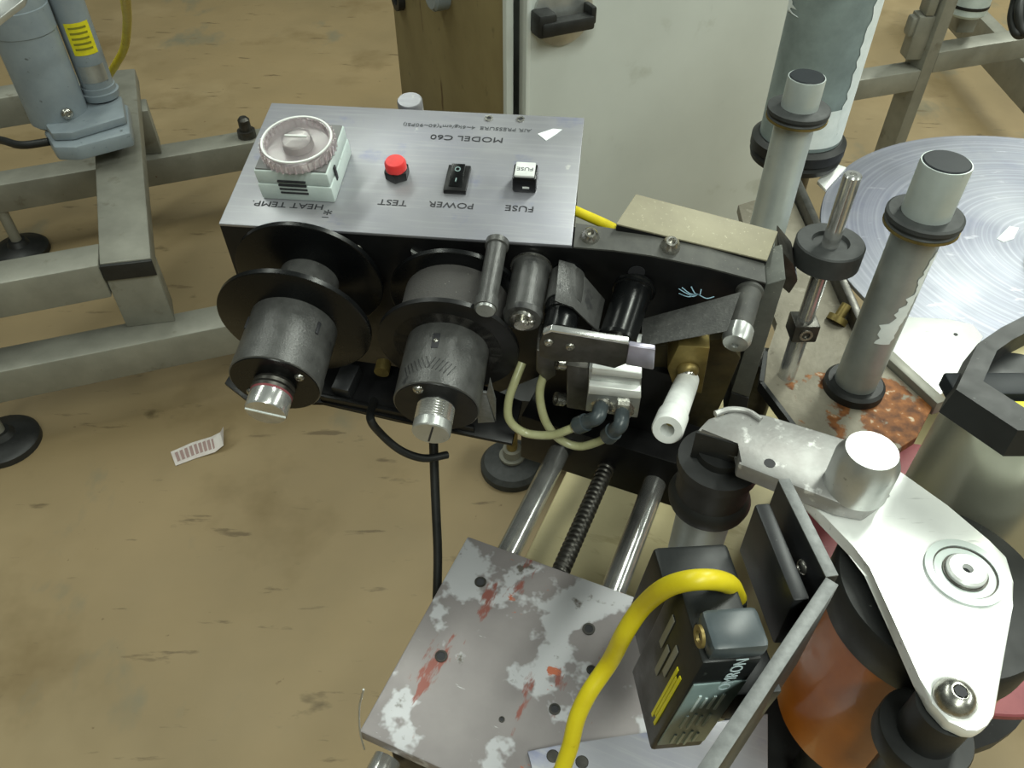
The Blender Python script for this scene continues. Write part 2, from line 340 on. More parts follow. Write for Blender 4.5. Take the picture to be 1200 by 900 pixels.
# ---- black base beam with a levelling foot, low behind the coder
fc = PZ(600, 548, 0)
bb = Frame((fc[0], fc[1], 0))
t = thing('machine_skid', 'black low base beam with one round levelling foot below the coder', 'beam', bb)
zb0 = .085
a = bb.on(583, 503, 2, zb0); b = bb.on(790, 520, 2, zb0)
dv = nrm((b - a) * (1, 1, 0)); pv = np.array([-dv[1], dv[0], 0])
part('bar', MB().prism([a, b, b + pv * .06, a + pv * .06], (0, 0, .07), .002), M['rubber'], t)
ft = part('levelling_foot', MB().lathe((0, 0, 0), (0, 0, 1), [(0, .052), (.012, .052), (.02, .046), (.026, .02), (.03, .018), (.03, 0)], 36), M['greyrubber'], t)
part('stem', MB().lathe((0, 0, .026), (0, 0, 1), [(0, .009), (.075, .009)], 16), M['brass'], ft)
part('lock_nut', MB().lathe((0, 0, .03), (0, 0, 1), [(0, .021), (.004, .021), (.004, .015), (.02, .015)], 20), M['frame'], ft)
part('web', MB().prism([(-.012, .012, .0855), (.03, .012, .0855), tuple(a + dv * .06), tuple(a)], (0, 0, .012)), M['rubber'], t)

# ================================================================ GREY FLOOR FRAME, LEFT
ZL = .17; ZU = .30; TB = .063
t = thing('steel_base_frame', 'grey box-section steel frame standing on the floor at left', 'frame', Frame((0, 0, 0)))
ld = nrm(PZ(262, 383, ZL) - PZ(0, 436, ZL)); lp = np.array([-ld[1], ld[0], 0])
def beam(name, p0, p1, ztop, parent, depth=TB, h=TB, side=1, m='frame'):
    p0 = np.array([p0[0], p0[1], ztop]); p1 = np.array([p1[0], p1[1], ztop]); d = nrm(p1 - p0); q = np.array([-d[1], d[0], 0]) * side * depth
    return part(name, MB().prism([p0, p1, p1 + q, p0 + q], (0, 0, -h), .003), M[m], parent)
c0 = PZ(0, 436, ZL); c1 = PZ(262, 383, ZL)
beam('lower_beam', c0 - ld * .35, c1 + ld * .30, ZL, t)
a0 = PZ(0, 217, ZL); a1 = PZ(296, 167, ZL); ad = nrm(a1 - a0)
beam('lower_beam', a0 - ad * .4, a1 + ad * .30, ZL, t)
n0 = PZ(116, 309, ZU); n1 = PZ(177, 302, ZU); m0 = PZ(107, 84, ZU); m1 = PZ(158, 80, ZU)
part('main_beam', MB().prism([n0, n1, m1, m0], (0, 0, -.032), .003), M['frame'], t)
dcap = nrm((n0 - m0)); part('end_cap', MB().prism([n0 - (0, 0, .002), n1 - (0, 0, .002), n1 - (0, 0, .030), n0 - (0, 0, .030)], dcap * .006, .001), M['rubber'], t, 'black plastic end cap')
bk = nrm(m0 - n0)
part('leg', MB().prism([n0 - (0, 0, .032), n1 - (0, 0, .032), n1 + bk * .06 - (0, 0, .032), n0 + bk * .06 - (0, 0, .032)], (0, 0, -(ZU - .032 - ZL)), .002), M['frame'], t)
q0 = PZ(130, 185, ZL); q1 = PZ(190, 180, ZL)
part('leg', MB().prism([np.array([q[0], q[1], ZU - .032]) for q in (q0, q1, q1 + bk * .06, q0 + bk * .06)], (0, 0, -(ZU - .032 - ZL)), .002), M['frame'], t)
e0 = PZ(0, 332, ZU); e1 = PZ(115, 311, ZU)
beam('upper_beam', e0 - nrm(e1 - e0) * .4, e1, ZU, t)
e0 = PZ(0, 115, ZU); e1 = PZ(108, 98, ZU)
beam('upper_beam', e0 - nrm(e1 - e0) * .4, e1, ZU, t)
def foot(parent, px, py, r, ztop):
    c = PZ(px, py, 0)
    f = part('levelling_foot', MB().lathe(c, (0, 0, 1), [(0, r), (.012, r), (.018, r * .9), (.024, r * .4), (.034, r * .3), (.034, 0)], 36), M['rubber'], parent)
    part('stem', MB().lathe(c + (0, 0, .03), (0, 0, 1), [(0, .011), (ztop - .03, .011)], 16), M['frame'], f)
foot(t, 27, 296, .057, ZL - TB); foot(t, 8, 520, .057, ZL - TB)
bo = PZ(290, 160, ZL) + ad * -.0
ab = part('anchor_stud', MB().lathe(bo, (0, 0, 1), [(0, .02), (.016, .02), (.016, .013), (.04, .013), (.046, .008), (.046, 0)], 12), M['darksteel'], t, 'rusty stud and nut')
mn = PZ(138, 172, ZU); part('bolt', MB().lathe(mn, (0, 0, 1), [(0, .016), (.012, .016), (.012, .008), (.02, .008)], 6), M['darksteel'], t)

# ---- linear actuator on that frame
af = Frame(PZ(80, 150, ZU + .06))
t = thing('linear_actuator', 'blue-grey linear actuator with two upright cylinders on the left frame', 'actuator', af)
big = af.loc(PZ(72, 140, ZU + .055)); sm = af.loc(PZ(119, 112, ZU + .075))
zh = .62
part('motor_cylinder', MB().lathe(big, (0, 0, 1), [(0, .044), (.006, .050), (.16, .050), (.161, .0515), (.20, .0515), (.201, .050), (zh, .050)], 40), M['bluegrey'], t)
part('screw_tube', MB().lathe(sm, (0, 0, 1), [(0, .032), (.012, .034), (.013, .030), (.022, .030), (.023, .028), (zh, .028)], 32), M['bluegrey'], t)
gp = [af.loc(PZ(*p, ZU + .055)) for p in ((50, 152), (62, 172), (88, 172), (153, 155), (150, 122), (112, 112), (95, 140))]
part('gear_box', MB().prism(gp, (0, 0, -.028), .006), M['bluegrey'], t)
gp2 = [p + (0, 0, .016) for p in [af.loc(PZ(*p, ZU + .055)) for p in ((53, 150), (64, 166), (88, 165), (150, 146), (146, 122), (112, 112), (95, 136))]]
part('gear_cover', MB().prism(gp2, (0, 0, -.0155), .004), M['bluegrey'], t)
vdir = nrm((CAM - af.o) * (1, 1, 0))
sc = big + vdir * .049 + (0, 0, .03); sc = sc + np.array([.012, .004, 0])
screw(t, af, sc, vdir + np.array([.2, 0, 0]), .010, .006)
def cyl_patch(base, r, z0, z1, alo, ahi, n=24, m=10, off=.0006):
    mb = MB(); rows = []
    for i in range(n + 1):
        z = z0 + (z1 - z0) * i / n; A, B = alo(i / n), ahi(i / n)
        rows.append([mb.bm.verts.new((base[0] + (r + off) * math.cos(A + (B - A) * k / m), base[1] + (r + off) * math.sin(A + (B - A) * k / m), base[2] + z)) for k in range(m + 1)])
    for i in range(n):
        for k in range(m): mb._face([rows[i][k], rows[i][k + 1], rows[i + 1][k + 1], rows[i + 1][k]])
    return mb
angc = math.atan2(vdir[1], vdir[0])
st = part('warning_label', cyl_patch(sm, .028, .085, .14, lambda t_: angc - .75, lambda t_: angc + .75), M['label'], t, 'yellow printed sticker')
for k in range(5):
    part('printed_line', cyl_patch(sm, .0284, .094 + .009 * k, .0975 + .009 * k, lambda t_: angc - .55, lambda t_: angc + .5, 1), M['labelink'], st)
part('data_label', cyl_patch(sm, .028, .035, .065, lambda t_: angc - .9, lambda t_: angc + .8), M['alu'], t)
part('guide_rod', MB().lathe(af.loc(PZ(91, 108, ZU + .07)), (0, 0, 1), [(0, .0045), (zh, .0045)], 12), M['cream'], t)
wp = [PD(*p, 1.02) for p in ((-30, -30), (30, -8), (27, 0), (-4, 24), (-30, 30))]
part('mounting_plate', MB().prism([af.loc(p) for p in wp], (0, 0, -.008), .001), M['alu'], t)

# loose cables on the left
def cable(name, pts, r, m, label, cat='cable', **k):
    pts = [np.array(p) for p in pts]; c = pts[-1]
    fr = Frame(c)
    return solo(name, MB().tube([p - c for p in pts], r, **k), M[m], label, cat, fr)
cable('power_cable', [PZ(143, -40, .75), PZ(147, 0, .62), PZ(149, 25, .5), PZ(146, 55, .41), PZ(136, 75, .36), PZ(127, 89, .32)], .0075, 'yellow', 'yellow cable hanging down onto the left steel frame', )
cable('power_cable', [PZ(-40, 158, .30), PZ(0, 164, .33), PZ(25, 170, .34), PZ(58, 166, .345)], .007, 'rubber', 'thin black cable running into the blue-grey actuator')

# ---- paper scrap
pts = [(200, 530), (225, 519), (248, 512), (258, 507), (262, 500)]
pw = [(206, 546), (230, 537), (252, 530), (262, 522), (262, 508)]
pz = [.001, .002, .004, .012, .035]
top = [PZ(*p, z) for p, z in zip(pts, pz)]; bot = [PZ(*p, z) for p, z in zip(pw, [.001, .001, .003, .010, .03])]
pf = Frame(top[0] * (1, 1, 0)); t = thing('paper_scrap', 'crumpled white printed paper strip lying on the floor', 'litter', pf)
mb = MB(); V = [[mb.bm.verts.new(tuple(pf.loc(p))) for p in r_] for r_ in (top, bot)]
V2 = [[mb.bm.verts.new(tuple(pf.loc(p) + (0, 0, .0008))) for p in r_] for r_ in (top, bot)]
for i in range(4):
    mb._face([V[0][i], V[0][i + 1], V[1][i + 1], V[1][i]]); mb._face([V2[0][i], V2[1][i], V2[1][i + 1], V2[0][i + 1]])
    mb._face([V[0][i], V2[0][i], V2[0][i + 1], V[0][i + 1]]); mb._face([V[1][i], V[1][i + 1], V2[1][i + 1], V2[1][i]])
mb._face([V[0][0], V[1][0], V2[1][0], V2[0][0]]); mb._face([V[0][4], V2[0][4], V2[1][4], V[1][4]])
part('sheet', mb, M['paper'], t)
for k in range(9):
    s_ = .05 + k * .075
    i = min(int(s_ * 3), 2); f_ = s_ * 3 - i
    A = top[i] * (1 - f_) + top[i + 1] * f_; B = bot[i] * (1 - f_) + bot[i + 1] * f_
    dx = nrm(top[1] - top[0]) * .005
    p, q = A * .82 + B * .18 + (0, 0, .0012), A * .2 + B * .8 + (0, 0, .0012)
    part('printed_line', MB().prism([pf.loc(p), pf.loc(p + dx), pf.loc(q + dx), pf.loc(q)], (0, 0, .0003)), M['paperink'], t)

# ================================================================ BACK RIGHT FRAME
lb = PZ(1026, 232, 0)
rf = Frame(lb * (1, 1, 0))
t = thing('steel_stand', 'grey box-section steel stand in the back right corner behind the disc', 'frame', rf)
d1 = nrm(PZ(1200, 52, .3) - PZ(1092, 69, .3)); d1[2] = 0; d1 = nrm(d1); d2 = np.array([-d1[1], d1[0], 0])
LW = .055
ltop = np.array([0, 0, 1.0])
c_ = [np.zeros(3), d1 * .030, d1 * .030 + d2 * LW, d2 * LW]
part('leg', MB().prism([p for p in c_], (0, 0, 1.0), .002), M['frame'], t)
zs = np.linspace(0, 1, 400); pr = np.array([rf.proj((0, 0, z)) for z in zs]); zm = zs[np.argmin(abs(pr[:, 1] - 72))]
zm2 = zs[np.argmin(abs(pr[:, 1] - 80))]
part('cross_beam', MB().prism([d1 * .03, d1 * .9, d1 * .9 + d2 * .05, d1 * .03 + d2 * .05], (0, 0, .045), .002), M['frame'], t).location = (0, 0, zm - .03)
part('cross_beam', MB().prism([-d1 * .24, d1 * 0, d2 * .05, -d1 * .24 + d2 * .05], (0, 0, .045), .002), M['frame'], t).location = (0, 0, zm2 - .05)
fb0 = rf.loc(PZ(1108, 30, .1)); fb1 = rf.loc(PZ(1230, 168, .1)); dd = nrm(fb1 - fb0); nn = np.array([dd[1], -dd[0], 0])
fb0 = fb0 - dd * .3
part('low_beam', MB().prism([fb0, fb1 + dd * .2, fb1 + dd * .2 - nn * .04, fb0 - nn * .04], (0, 0, .09), .002), M['frame'], t)
for e in (fb0 + dd * .15, fb1 + dd * .15): part('foot_pad', MB().lathe(np.array([e[0] - nn[0] * .027, e[1] - nn[1] * .027, 0]), (0, 0, 1), [(0, .03), (.012, .03), (.02, .012), (.101, .012)], 20), M['rubber'], t)
zk = zs[np.argmin(abs(pr[:, 1] - 30))]
part('clamp_bracket', MB().box((-.02, .03, zk - .03), (.035, .04, .09), .004).box((-.038, .03, zk - .01), (.02, .03, .04), .006).box((-.018, .03, zk + .04), (.02, .04, .05), .004), M['frame'], t)
mf = Frame(PZ(1131, 16, .40))
t = thing('small_motor', 'pale blue motor housing at the top right edge', 'motor', mf)
part('housing', MB().lathe((0, 0, 0), (0, 0, 1), [(0, .034), (.006, .04), (.14, .04), (.15, .03), (.15, 0)], 28), M['mint'], t)
part('band', MB().ring((0, 0, 0), (0, 0, 1), .018, .024, .0395, .041, 28), M['rubber'], t)
part('bracket', MB().box((.02, .03, -.02), (.04, .04, .05), .004), M['frame'], t)
cable('coiled_cable', [PZ(1196, -30, .5), PZ(1190, 0, .45), PZ(1186, 22, .42), PZ(1192, 40, .40), PZ(1203, 36, .40), PZ(1204, 10, .44), PZ(1199, -6, .46), PZ(1194, 12, .44), PZ(1197, 34, .41), PZ(1212, 44, .4)], .009, 'rubber', 'black cable coil hanging in the top right corner')

# ================================================================ HOT STAMP CODER HEAD
hf = Frame(PD(256, 262, .48166), (.993, -.117, .0075), (.113, .973, .197))
HEAD = thing('coder_head', 'black hot-stamp coder head with silver control panel and two ribbon reels', 'machine', hf)
X, Y, Z = np.eye(3)
def hq(px, py, q): return hf.on(px, py, 1, -q)
def solve_q(base, px, py, lo=-.02, hi=.2):    # reach of an axle whose end shows at px, py
    for _ in range(50):
        mid = (lo + hi) / 2
        if hq(px, py, mid)[2] < base[2]: lo = mid
        else: hi = mid
    return mid
PWID, PDEP = .21, .1135
part('front_plate', MB().prism([hq(*p, 0) for p in ((257, 264), (671, 291), (720, 295), (763, 301), (830, 315), (896, 333), (884, 378), (760, 400), (660, 430), (560, 470), (400, 460), (287, 352))], (0, .017, 0), .0006), M['black'], HEAD)
part('housing', MB().box((PWID / 2, .067, -.04), (PWID - .004, .088, .076), .001), M['black'], HEAD)
cp = part('control_panel', MB().box((PWID / 2, PDEP / 2, -.0011), (PWID, PDEP, .0022), .0005), M['panel'], HEAD, 'brushed silver panel with switches')
# rim lid on the right shoulder of the plate
rim = [hq(*p, 0) for p in ((672, 291), (720, 295), (763, 301), (830, 315), (897, 333))]
for a, b in zip(rim, rim[1:]):
    part('plate_rim', MB().prism([a, b, b + (0, .017, 0), a + (0, .019, 0)], (0, 0, .0012)), M['dusty2'], HEAD)
for px, py in ((691, 281), (785, 291)):
    c = hf.on(px, py, 1, .009); screw(HEAD, hf, c + (0, 0, .001), (0.03, -.25, 1), hf.rad(c, 11.5), .007)
# text on the panel is printed to be read from the far side
def ptxt(s_, px, py, size, m='ink', sx=1.1):
    p = hf.on(px, py, 2, .0002); return text(cp, s_, p, (-1, 0, 0), (0, -1, 0), size, M[m], sx=sx)
ptxt('HEAT TEMP.', 337, 240, .0062, sx=1.35); ptxt('TEST', 460, 237, .0066, sx=1.25); ptxt('POWER', 529, 240, .0066, sx=1.2); ptxt('FUSE', 609, 244, .0066, sx=1.25)
ptxt('MODEL C60', 547, 162, .0066, sx=1.35); ptxt('AIR PRESSURE  4~6kg/cm\u00b2(60~90PSI)', 547, 149, .0042, 'fadeink', 1.3)
ptxt('*', 385, 246, .010, sx=1.3); ptxt('\u2013', 381, 255, .007)
# panel holes and wear
for px, py in ((573, 139), (610, 140)):
    c = hf.on(px, py, 2, .0001); part('mounting_hole', MB().ring(c, Z, 0, .0006, .0016, .0027, 20), M['screw'], cp)
    part('hole', MB().lathe(c, Z, [(0, .0017), (.0002, .0017)], 16), M['ink'], cp)
pat = [hf.on(*p, 2, .0001) for p in ((630, 157), (648, 151), (659, 152), (651, 158), (640, 165))]
part('scraped_patch', MB().prism(pat, (0, 0, .0002)), M['whitepaint'], cp)
# heat dial
TBZ = .022
db = [(287, 217), (391, 232), (413, 163), (318, 146)]
dq = [hf.on(*p, 2, 0.0) for p in db]
dx0 = dq[0][0] * .5 + dq[3][0] * .5; ty = [hf.on(294, 199, 2, TBZ), hf.on(384, 206, 2, TBZ), hf.on(404, 147, 2, TBZ), hf.on(322, 141, 2, TBZ)]
bx0 = (ty[0][0] + ty[3][0]) / 2; bx1 = (ty[1][0] + ty[2][0]) / 2; by0 = (ty[0][1] + ty[1][1]) / 2; by1 = (ty[2][1] + ty[3][1]) / 2
dial = part('temperature_dial', MB().box(((bx0 + bx1) / 2, (by0 + by1) / 2, TBZ * .27), (bx1 - bx0, by1 - by0, TBZ * .54), .0012).box(((bx0 + bx1) / 2, (by0 + by1) / 2, TBZ * .77), (bx1 - bx0 - .001, by1 - by0 - .001, TBZ * .44), .001), M['mint'], HEAD, 'pale mint square heat dial with clear knob')
part('face_plate', MB().box(((bx0 + bx1) / 2, (by0 + by1) / 2, TBZ + .0003), (bx1 - bx0 - .003, by1 - by0 - .003, .001), .0003), M['dialface'], dial)
for k in range(4):
    part('vent_slot', MB().box((bx0 + .022, by0 - .0001, TBZ * (.30 + .13 * k)), (.017, .0012, .0009)), M['ink'], dial)
part('side_slot', MB().box((bx1 + .0001, by0 + .012, TBZ * .6), (.001, .003, .010), .0004), M['ink'], dial)
kc = np.array([hf.on(348, 165, 2, TBZ + .008)[0], hf.on(348, 165, 2, TBZ + .008)[1], TBZ + .001])
kr = hf.rad(kc, 43.5)
n_ = 72
kb = MB().lathe(kc, Z, [(0, kr * .95), (.0015, kr), (.0065, kr), (.008, kr * .96), (.008, kr * .86), (.004, kr * .80), (.0035, kr * .42), (.0095, kr * .40), (.010, kr * .36), (.010, 0)], n_)
kn = part('clear_knob', kb, M['clear'], dial)
part('knob_rim', MB().ring(kc, Z, .0076, .0086, kr * .90, kr * .95, 64), M['white'], dial)
part('knob_pointer', MB().box(kc + (0, 0, .0105), (kr * .6, .0012, .0012), .0003), M['white'], dial)
part('knob_hub', MB().lathe(kc, Z, [(.001, kr * .36), (.007, kr * .34), (.007, 0)], 32), M['alu'], dial)
for k in range(36):
    a_ = 2 * math.pi * k / 36
    part('grip_rib', MB().box(kc + (kr * math.cos(a_), kr * math.sin(a_), .004), (.0012, .0010, .006), 0, ((math.cos(a_), math.sin(a_), 0), (-math.sin(a_), math.cos(a_), 0), (0, 0, 1))), M['clear'], dial)
# test button
c = hf.on(466, 206, 2, 0); tb = part('test_button', MB().lathe(c, Z, [(0, .0075), (.0005, .0078), (.006, .0078), (.0065, .0065), (.0065, 0)], 6), M['black'], HEAD)
part('button_cap', MB().lathe(c + (0, 0, .006), Z, [(0, .0066), (.0045, .0066), (.006, .0056), (.0062, 0)], 28), M['red'], tb, 'red round push cap')
# rocker switch
q = [hf.on(*p, 2, .003) for p in ((519, 223), (546, 224), (552, 194), (526, 193))]
cx, cy = np.mean([p[0] for p in q]), np.mean([p[1] for p in q]); wx, wy = q[1][0] - q[0][0], (q[3][1] - q[0][1])
rk = part('power_switch', MB().box((cx, cy, .0016), (wx, wy, .0032), .0006), M['black'], HEAD, 'black rocker switch')
part('rocker', MB().hexa([(cx - wx * .3, cy - wy * .36, .003), (cx + wx * .3, cy - wy * .36, .003), (cx + wx * .3, cy + wy * .36, .003), (cx - wx * .3, cy + wy * .36, .003), (cx - wx * .3, cy - wy * .36, .0036), (cx + wx * .3, cy - wy * .36, .0036), (cx + wx * .3, cy + wy * .36, .007), (cx - wx * .3, cy + wy * .36, .007)], .0004), M['blackgloss'], rk)
part('off_mark', MB().ring((cx, cy + wy * .18, .0058), nrm((0, -.2, 1)), 0, .0006, .0012, .0018, 20), M['printdim'], rk)
part('on_mark', MB().box((cx, cy - wy * .17, .0048), (.0007, .003, .0006)), M['printdim'], rk)
# fuse holder
q = [hf.on(*p, 2, .011) for p in ((600, 210), (629, 210), (631, 191), (602, 191))]
cx, cy = np.mean([p[0] for p in q]), np.mean([p[1] for p in q]); wx, wy = q[1][0] - q[0][0], (q[3][1] - q[0][1])
fh = part('fuse_holder', MB().box((cx, cy, .0055), (wx, wy, .011), .0014), M['blackgloss'], HEAD, 'black fuse holder with white cap')
part('fuse_cap', MB().box((cx, cy, .0118), (wx * .82, wy * .86, .002), .0007), M['white'], fh)
text(fh, 'FUSE', (cx, cy - .0002, .0129), (-1, 0, 0), (0, -1, 0), .0040, M['fadeink'], sx=1.2)
part('slot', MB().box((cx + .001, cy - wy / 2 - .0001, .0045), (.004, .0006, .0012)), M['white'], fh)
# knurled knob behind the panel
c = hf.on(481, 124, 1, PDEP + .012)
part('rear_knob', MB().lathe(c + (0, 0, -.03), Z, [(0, .0042), (.026, .0042), (.0262, .0085), (.034, .0085), (.035, .0078), (.035, 0)], 40), M['panel'], HEAD, 'knurled silver knob')

# ---- reels
def reel(base_px, q0, tip_px, radii, qs, name, label, lbl_knob, roll=False):
    b0 = hq(*base_px, q0); qt = solve_q(b0, *tip_px); tip = hq(*tip_px, qt); d = nrm(tip - b0); L = np.linalg.norm(tip - b0)
    r = part(name, MB().lathe(b0, d, [(-.012, .006), (L * .9, .006)], 20), M['darksteel'], HEAD, label)
    return r, b0, d, L
# supply reel
R1, b0, d, L = reel((363, 327), .012, (311, 484), None, None, 'supply_reel', 'left ribbon reel, empty core between black flanges', None)
def at_py(b0, d, L, py):
    ts = np.linspace(-.02, L * 1.3, 800); v = [abs(hf.proj(b0 + d * s_)[1] - py) for s_ in ts]; return ts[int(np.argmin(v))]
t1 = at_py(b0, d, L, 381); t2 = at_py(b0, d, L, 450)
fr1 = hf.rad(b0, 86.5); hr1 = hf.rad(b0 + d * t2, 54); kr1 = hf.rad(tip := b0 + d * L, 25.5)
part('back_flange', MB().lathe(b0, d, [(-.0035, fr1), (-.0005, fr1), (0, fr1 - .0008), (0, 0)], 72), M['blackgloss'], R1)
part('core', MB().lathe(b0, d, [(0, hr1 * .70), (t1, hr1 * .70)], 48), M['dusty'], R1)
ff = part('front_flange', MB().lathe(b0 + d * t1, d, [(-.0035, fr1), (-.0005, fr1), (0, fr1 - .0008), (0, 0)], 72), M['blackgloss'], R1)
hub = part('hub', MB().lathe(b0 + d * t1, d, [(0, hr1 - .0004), (t2 - t1 - .008, hr1 - .0004), (t2 - t1 - .0078, hr1), (t2 - t1 - .0006, hr1), (t2 - t1, hr1 - .0008)], 56), M['dusty'], R1)
part('hub_cap', MB().lathe(b0 + d * (t2 - .0002), d, [(0, hr1 - .0006), (.0006, hr1 - .001), (.0006, 0)], 56), M['blackgloss'], R1)
kt = L - t2
ay = nrm(np.cross(d, X)); ax_ = np.cross(ay, d)
part('threaded_neck', MB().lathe(b0 + d * t2, d, [(0, kr1 * 1.02)] + [(kt * (.02 + .09 * k), kr1 * (1.02 if k % 2 else .97)) for k in range(5)], 36), M['darksteel'], R1)
part('seal_ring', MB().lathe(b0 + d * (t2 + kt * .38), d, [(0, kr1 * .99), (kt * .07, kr1 * .99)], 36), M['maroon'], R1)
kn1 = part('knob', MB().lathe(b0 + d * (t2 + kt * .45), d, [(0, kr1 * .98), (kt * .5, kr1 * .98), (kt * .55, kr1 * .93), (kt * .55, 0)], 44), M['chrome'], R1, 'chrome end knob')
sl = nrm(X * .92 - Z * .28); sl = nrm(sl - d * (sl @ d))
part('coin_slot', MB().box(b0 + d * (t2 + kt * 1.0), (kr1 * 1.86, kr1 * .09, .0008), 0, (sl, np.cross(d, sl), d)), M['whitepaint'], kn1)
for s_ in (1, -1):
    screw(R1, hf, b0 + d * t2 + (ax_ * -.78 + ay * (.0)) * hr1 * 0 + nrm(ax_ * -.8 * s_ + np.cross(d, ax_) * -.45 * s_) * hr1 * .74, d, hr1 * .11, .002)
zz = nrm(np.cross(d, nrm(np.cross(d, Z)))) * -1
def hub_slot(parent, b, d, t_, r, ang, ln, w):
    rad_ = nrm(zz * math.cos(ang) + np.cross(d, zz) * math.sin(ang)); tg = np.cross(d, rad_)
    part('slot', MB().box(b + d * t_ + rad_ * (r - .0004), (w, ln, .0014), .0002, (tg, d, rad_)), M['ink'], parent)
    return b + d * t_ + rad_ * (r + .0002), rad_
hub_slot(hub, b0, d, t1 + .012, hr1, .95, .008, .002)
hub_slot(hub, b0, d, t1 + .012, hr1, -.95, .008, .002)
# take-up reel
R2, b1, d2_, L2 = reel((536, 352), .012, (505, 508), None, None, 'take_up_reel', 'right ribbon reel carrying a dusty grey ribbon roll', None)
u1 = at_py(b1, d2_, L2, 408); u2 = at_py(b1, d2_, L2, 477)
fr2 = hf.rad(b1, 80); hr2 = hf.rad(b1 + d2_ * u2, 51); kr2 = hf.rad(b1 + d2_ * L2, 23)
part('back_flange', MB().lathe(b1, d2_, [(-.0035, fr2), (-.0005, fr2), (0, fr2 - .0008), (0, 0)], 72), M['blackgloss'], R2)
part('ribbon_roll', MB().lathe(b1, d2_, [(0, fr2 * .77), (u1, fr2 * .77)], 64), M['velvet'], R2, 'dusty grey wound ribbon')
part('front_flange', MB().lathe(b1 + d2_ * u1, d2_, [(-.0035, fr2), (-.0005, fr2), (0, fr2 - .0008), (0, 0)], 72), M['black'], R2)
hub2 = part('hub', MB().lathe(b1 + d2_ * u1, d2_, [(0, hr2), (u2 - u1 - .0006, hr2), (u2 - u1, hr2 - .0008), (u2 - u1, 0)], 56), M['dusty'], R2)
part('hub_cap', MB().lathe(b1 + d2_ * (u2 - .0002), d2_, [(0, hr2 - .0006), (.0006, hr2 - .001), (.0006, 0)], 56), M['black'], R2)
kt2 = L2 - u2
part('threaded_neck', MB().lathe(b1 + d2_ * u2, d2_, [(0, kr2)] + [(kt2 * (.05 * k), kr2 * (1.0 if k % 2 else .93)) for k in range(1, 14)], 36), M['chrome'], R2)
kn2 = part('knob', MB().lathe(b1 + d2_ * (u2 + kt2 * .66), d2_, [(0, kr2 * 1.0), (kt2 * .32, kr2 * 1.0), (kt2 * .36, kr2 * .94), (kt2 * .36, 0)], 44), M['alu'], R2, 'bright threaded end knob')
sl2 = nrm(Z * .95 + X * .25); sl2 = nrm(sl2 - d2_ * (sl2 @ d2_))
part('coin_slot', MB().box(b1 + d2_ * (u2 + kt2 * 1.02) - sl2 * 0, (kr2 * 1.5, kr2 * .1, .0008), 0, (sl2, np.cross(d2_, sl2), d2_)), M['ink'], kn2)
rr = nrm(zz * .9 + np.cross(d2_, zz) * .5); screw(R2, hf, b1 + d2_ * u2 + nrm(-X * .35 + Z * .75) * hr2 * .78, d2_, hr2 * .13, .002)
p_, r_ = hub_slot(hub2, b1, d2_, u1 + .013, hr2, .1, .010, .004)
screw(hub2, hf, p_, r_, .0015, .0008)
random.seed(3)
for k in range(13):      # finger marks wiped through the dust
    a_ = .75 - k * .095; rad_ = nrm(zz * math.cos(a_) + np.cross(d2_, zz) * math.sin(a_)); tg = np.cross(d2_, rad_)
    sgn = 1 if k < 7 else -1
    part('wipe_mark', MB().box(b1 + d2_ * (u2 - .010 - .004 * (1 - abs(k - 6) / 6)) + rad_ * (hr2 - .0002), (.0006, .008, .0006), .0001, (nrm(tg + d2_ * .5 * sgn), nrm(d2_ - tg * .5 * sgn), rad_)), M['wipe'], hub2)

# ---- bottom tray under the reels
TZ = -.105
tp = [hf.on(*p, 2, TZ) for p in ((263, 449), (290, 470), (378, 471), (470, 493), (600, 520), (612, 470), (540, 440), (400, 420), (270, 437))]
part('bottom_tray', MB().prism(tp, (0, 0, -.003), .0005), M['black'], HEAD)
l0, l1 = hf.on(376, 470, 2, TZ), hf.on(556, 508, 2, TZ)
part('tray_lip', MB().prism([l0, l1, l1 + (0, .003, 0), l0 + (0, .003, 0)], (0, 0, .006), .0004), M['black'], HEAD)
a0_, a1_ = hf.on(393, 440, 2, TZ), hf.on(418, 470, 2, TZ)
part('tray_boss', MB().prism([hf.on(*p, 2, TZ) for p in ((392, 466), (412, 470), (426, 440), (405, 436))], (0, 0, .012), .001), M['slate'], HEAD)
part('standoff', MB().lathe(hq(450, 425, .03), -Y, [(0, .005), (.008, .005)], 16), M['brass'], HEAD)
# silver angle clip
c0_ = [(547, 459), (571, 461), (575, 495), (561, 496)]
cpz = hq(566, 470, .07)
part('angle_clip', MB().prism([hq(*p, .07) for p in ((557, 461), (570, 462), (580, 495), (560, 496))], (0, .0015, 0), .0003).prism([hq(*p, .07) for p in ((570, 462), (574, 444), (581, 470), (581, 495))], (0, .0015, 0), .0003).prism([hq(*p, .07) for p in ((545, 459), (571, 460), (570, 463), (546, 462))], (0, .0015, 0), .0003), M['edge'], HEAD, 'bent silver angle clip')
# corner hook left of the reels and small bright screw
sc_ = hq(419, 291, 0); screw(HEAD, hf, sc_, -Y, .003, .002)
part('crescent_tab', MB().prism([hq(*p, 0) for p in ((482, 291), (490, 297), (500, 300), (492, 303), (484, 299))], (0, -.002, 0), .0003), M['alu'], HEAD)

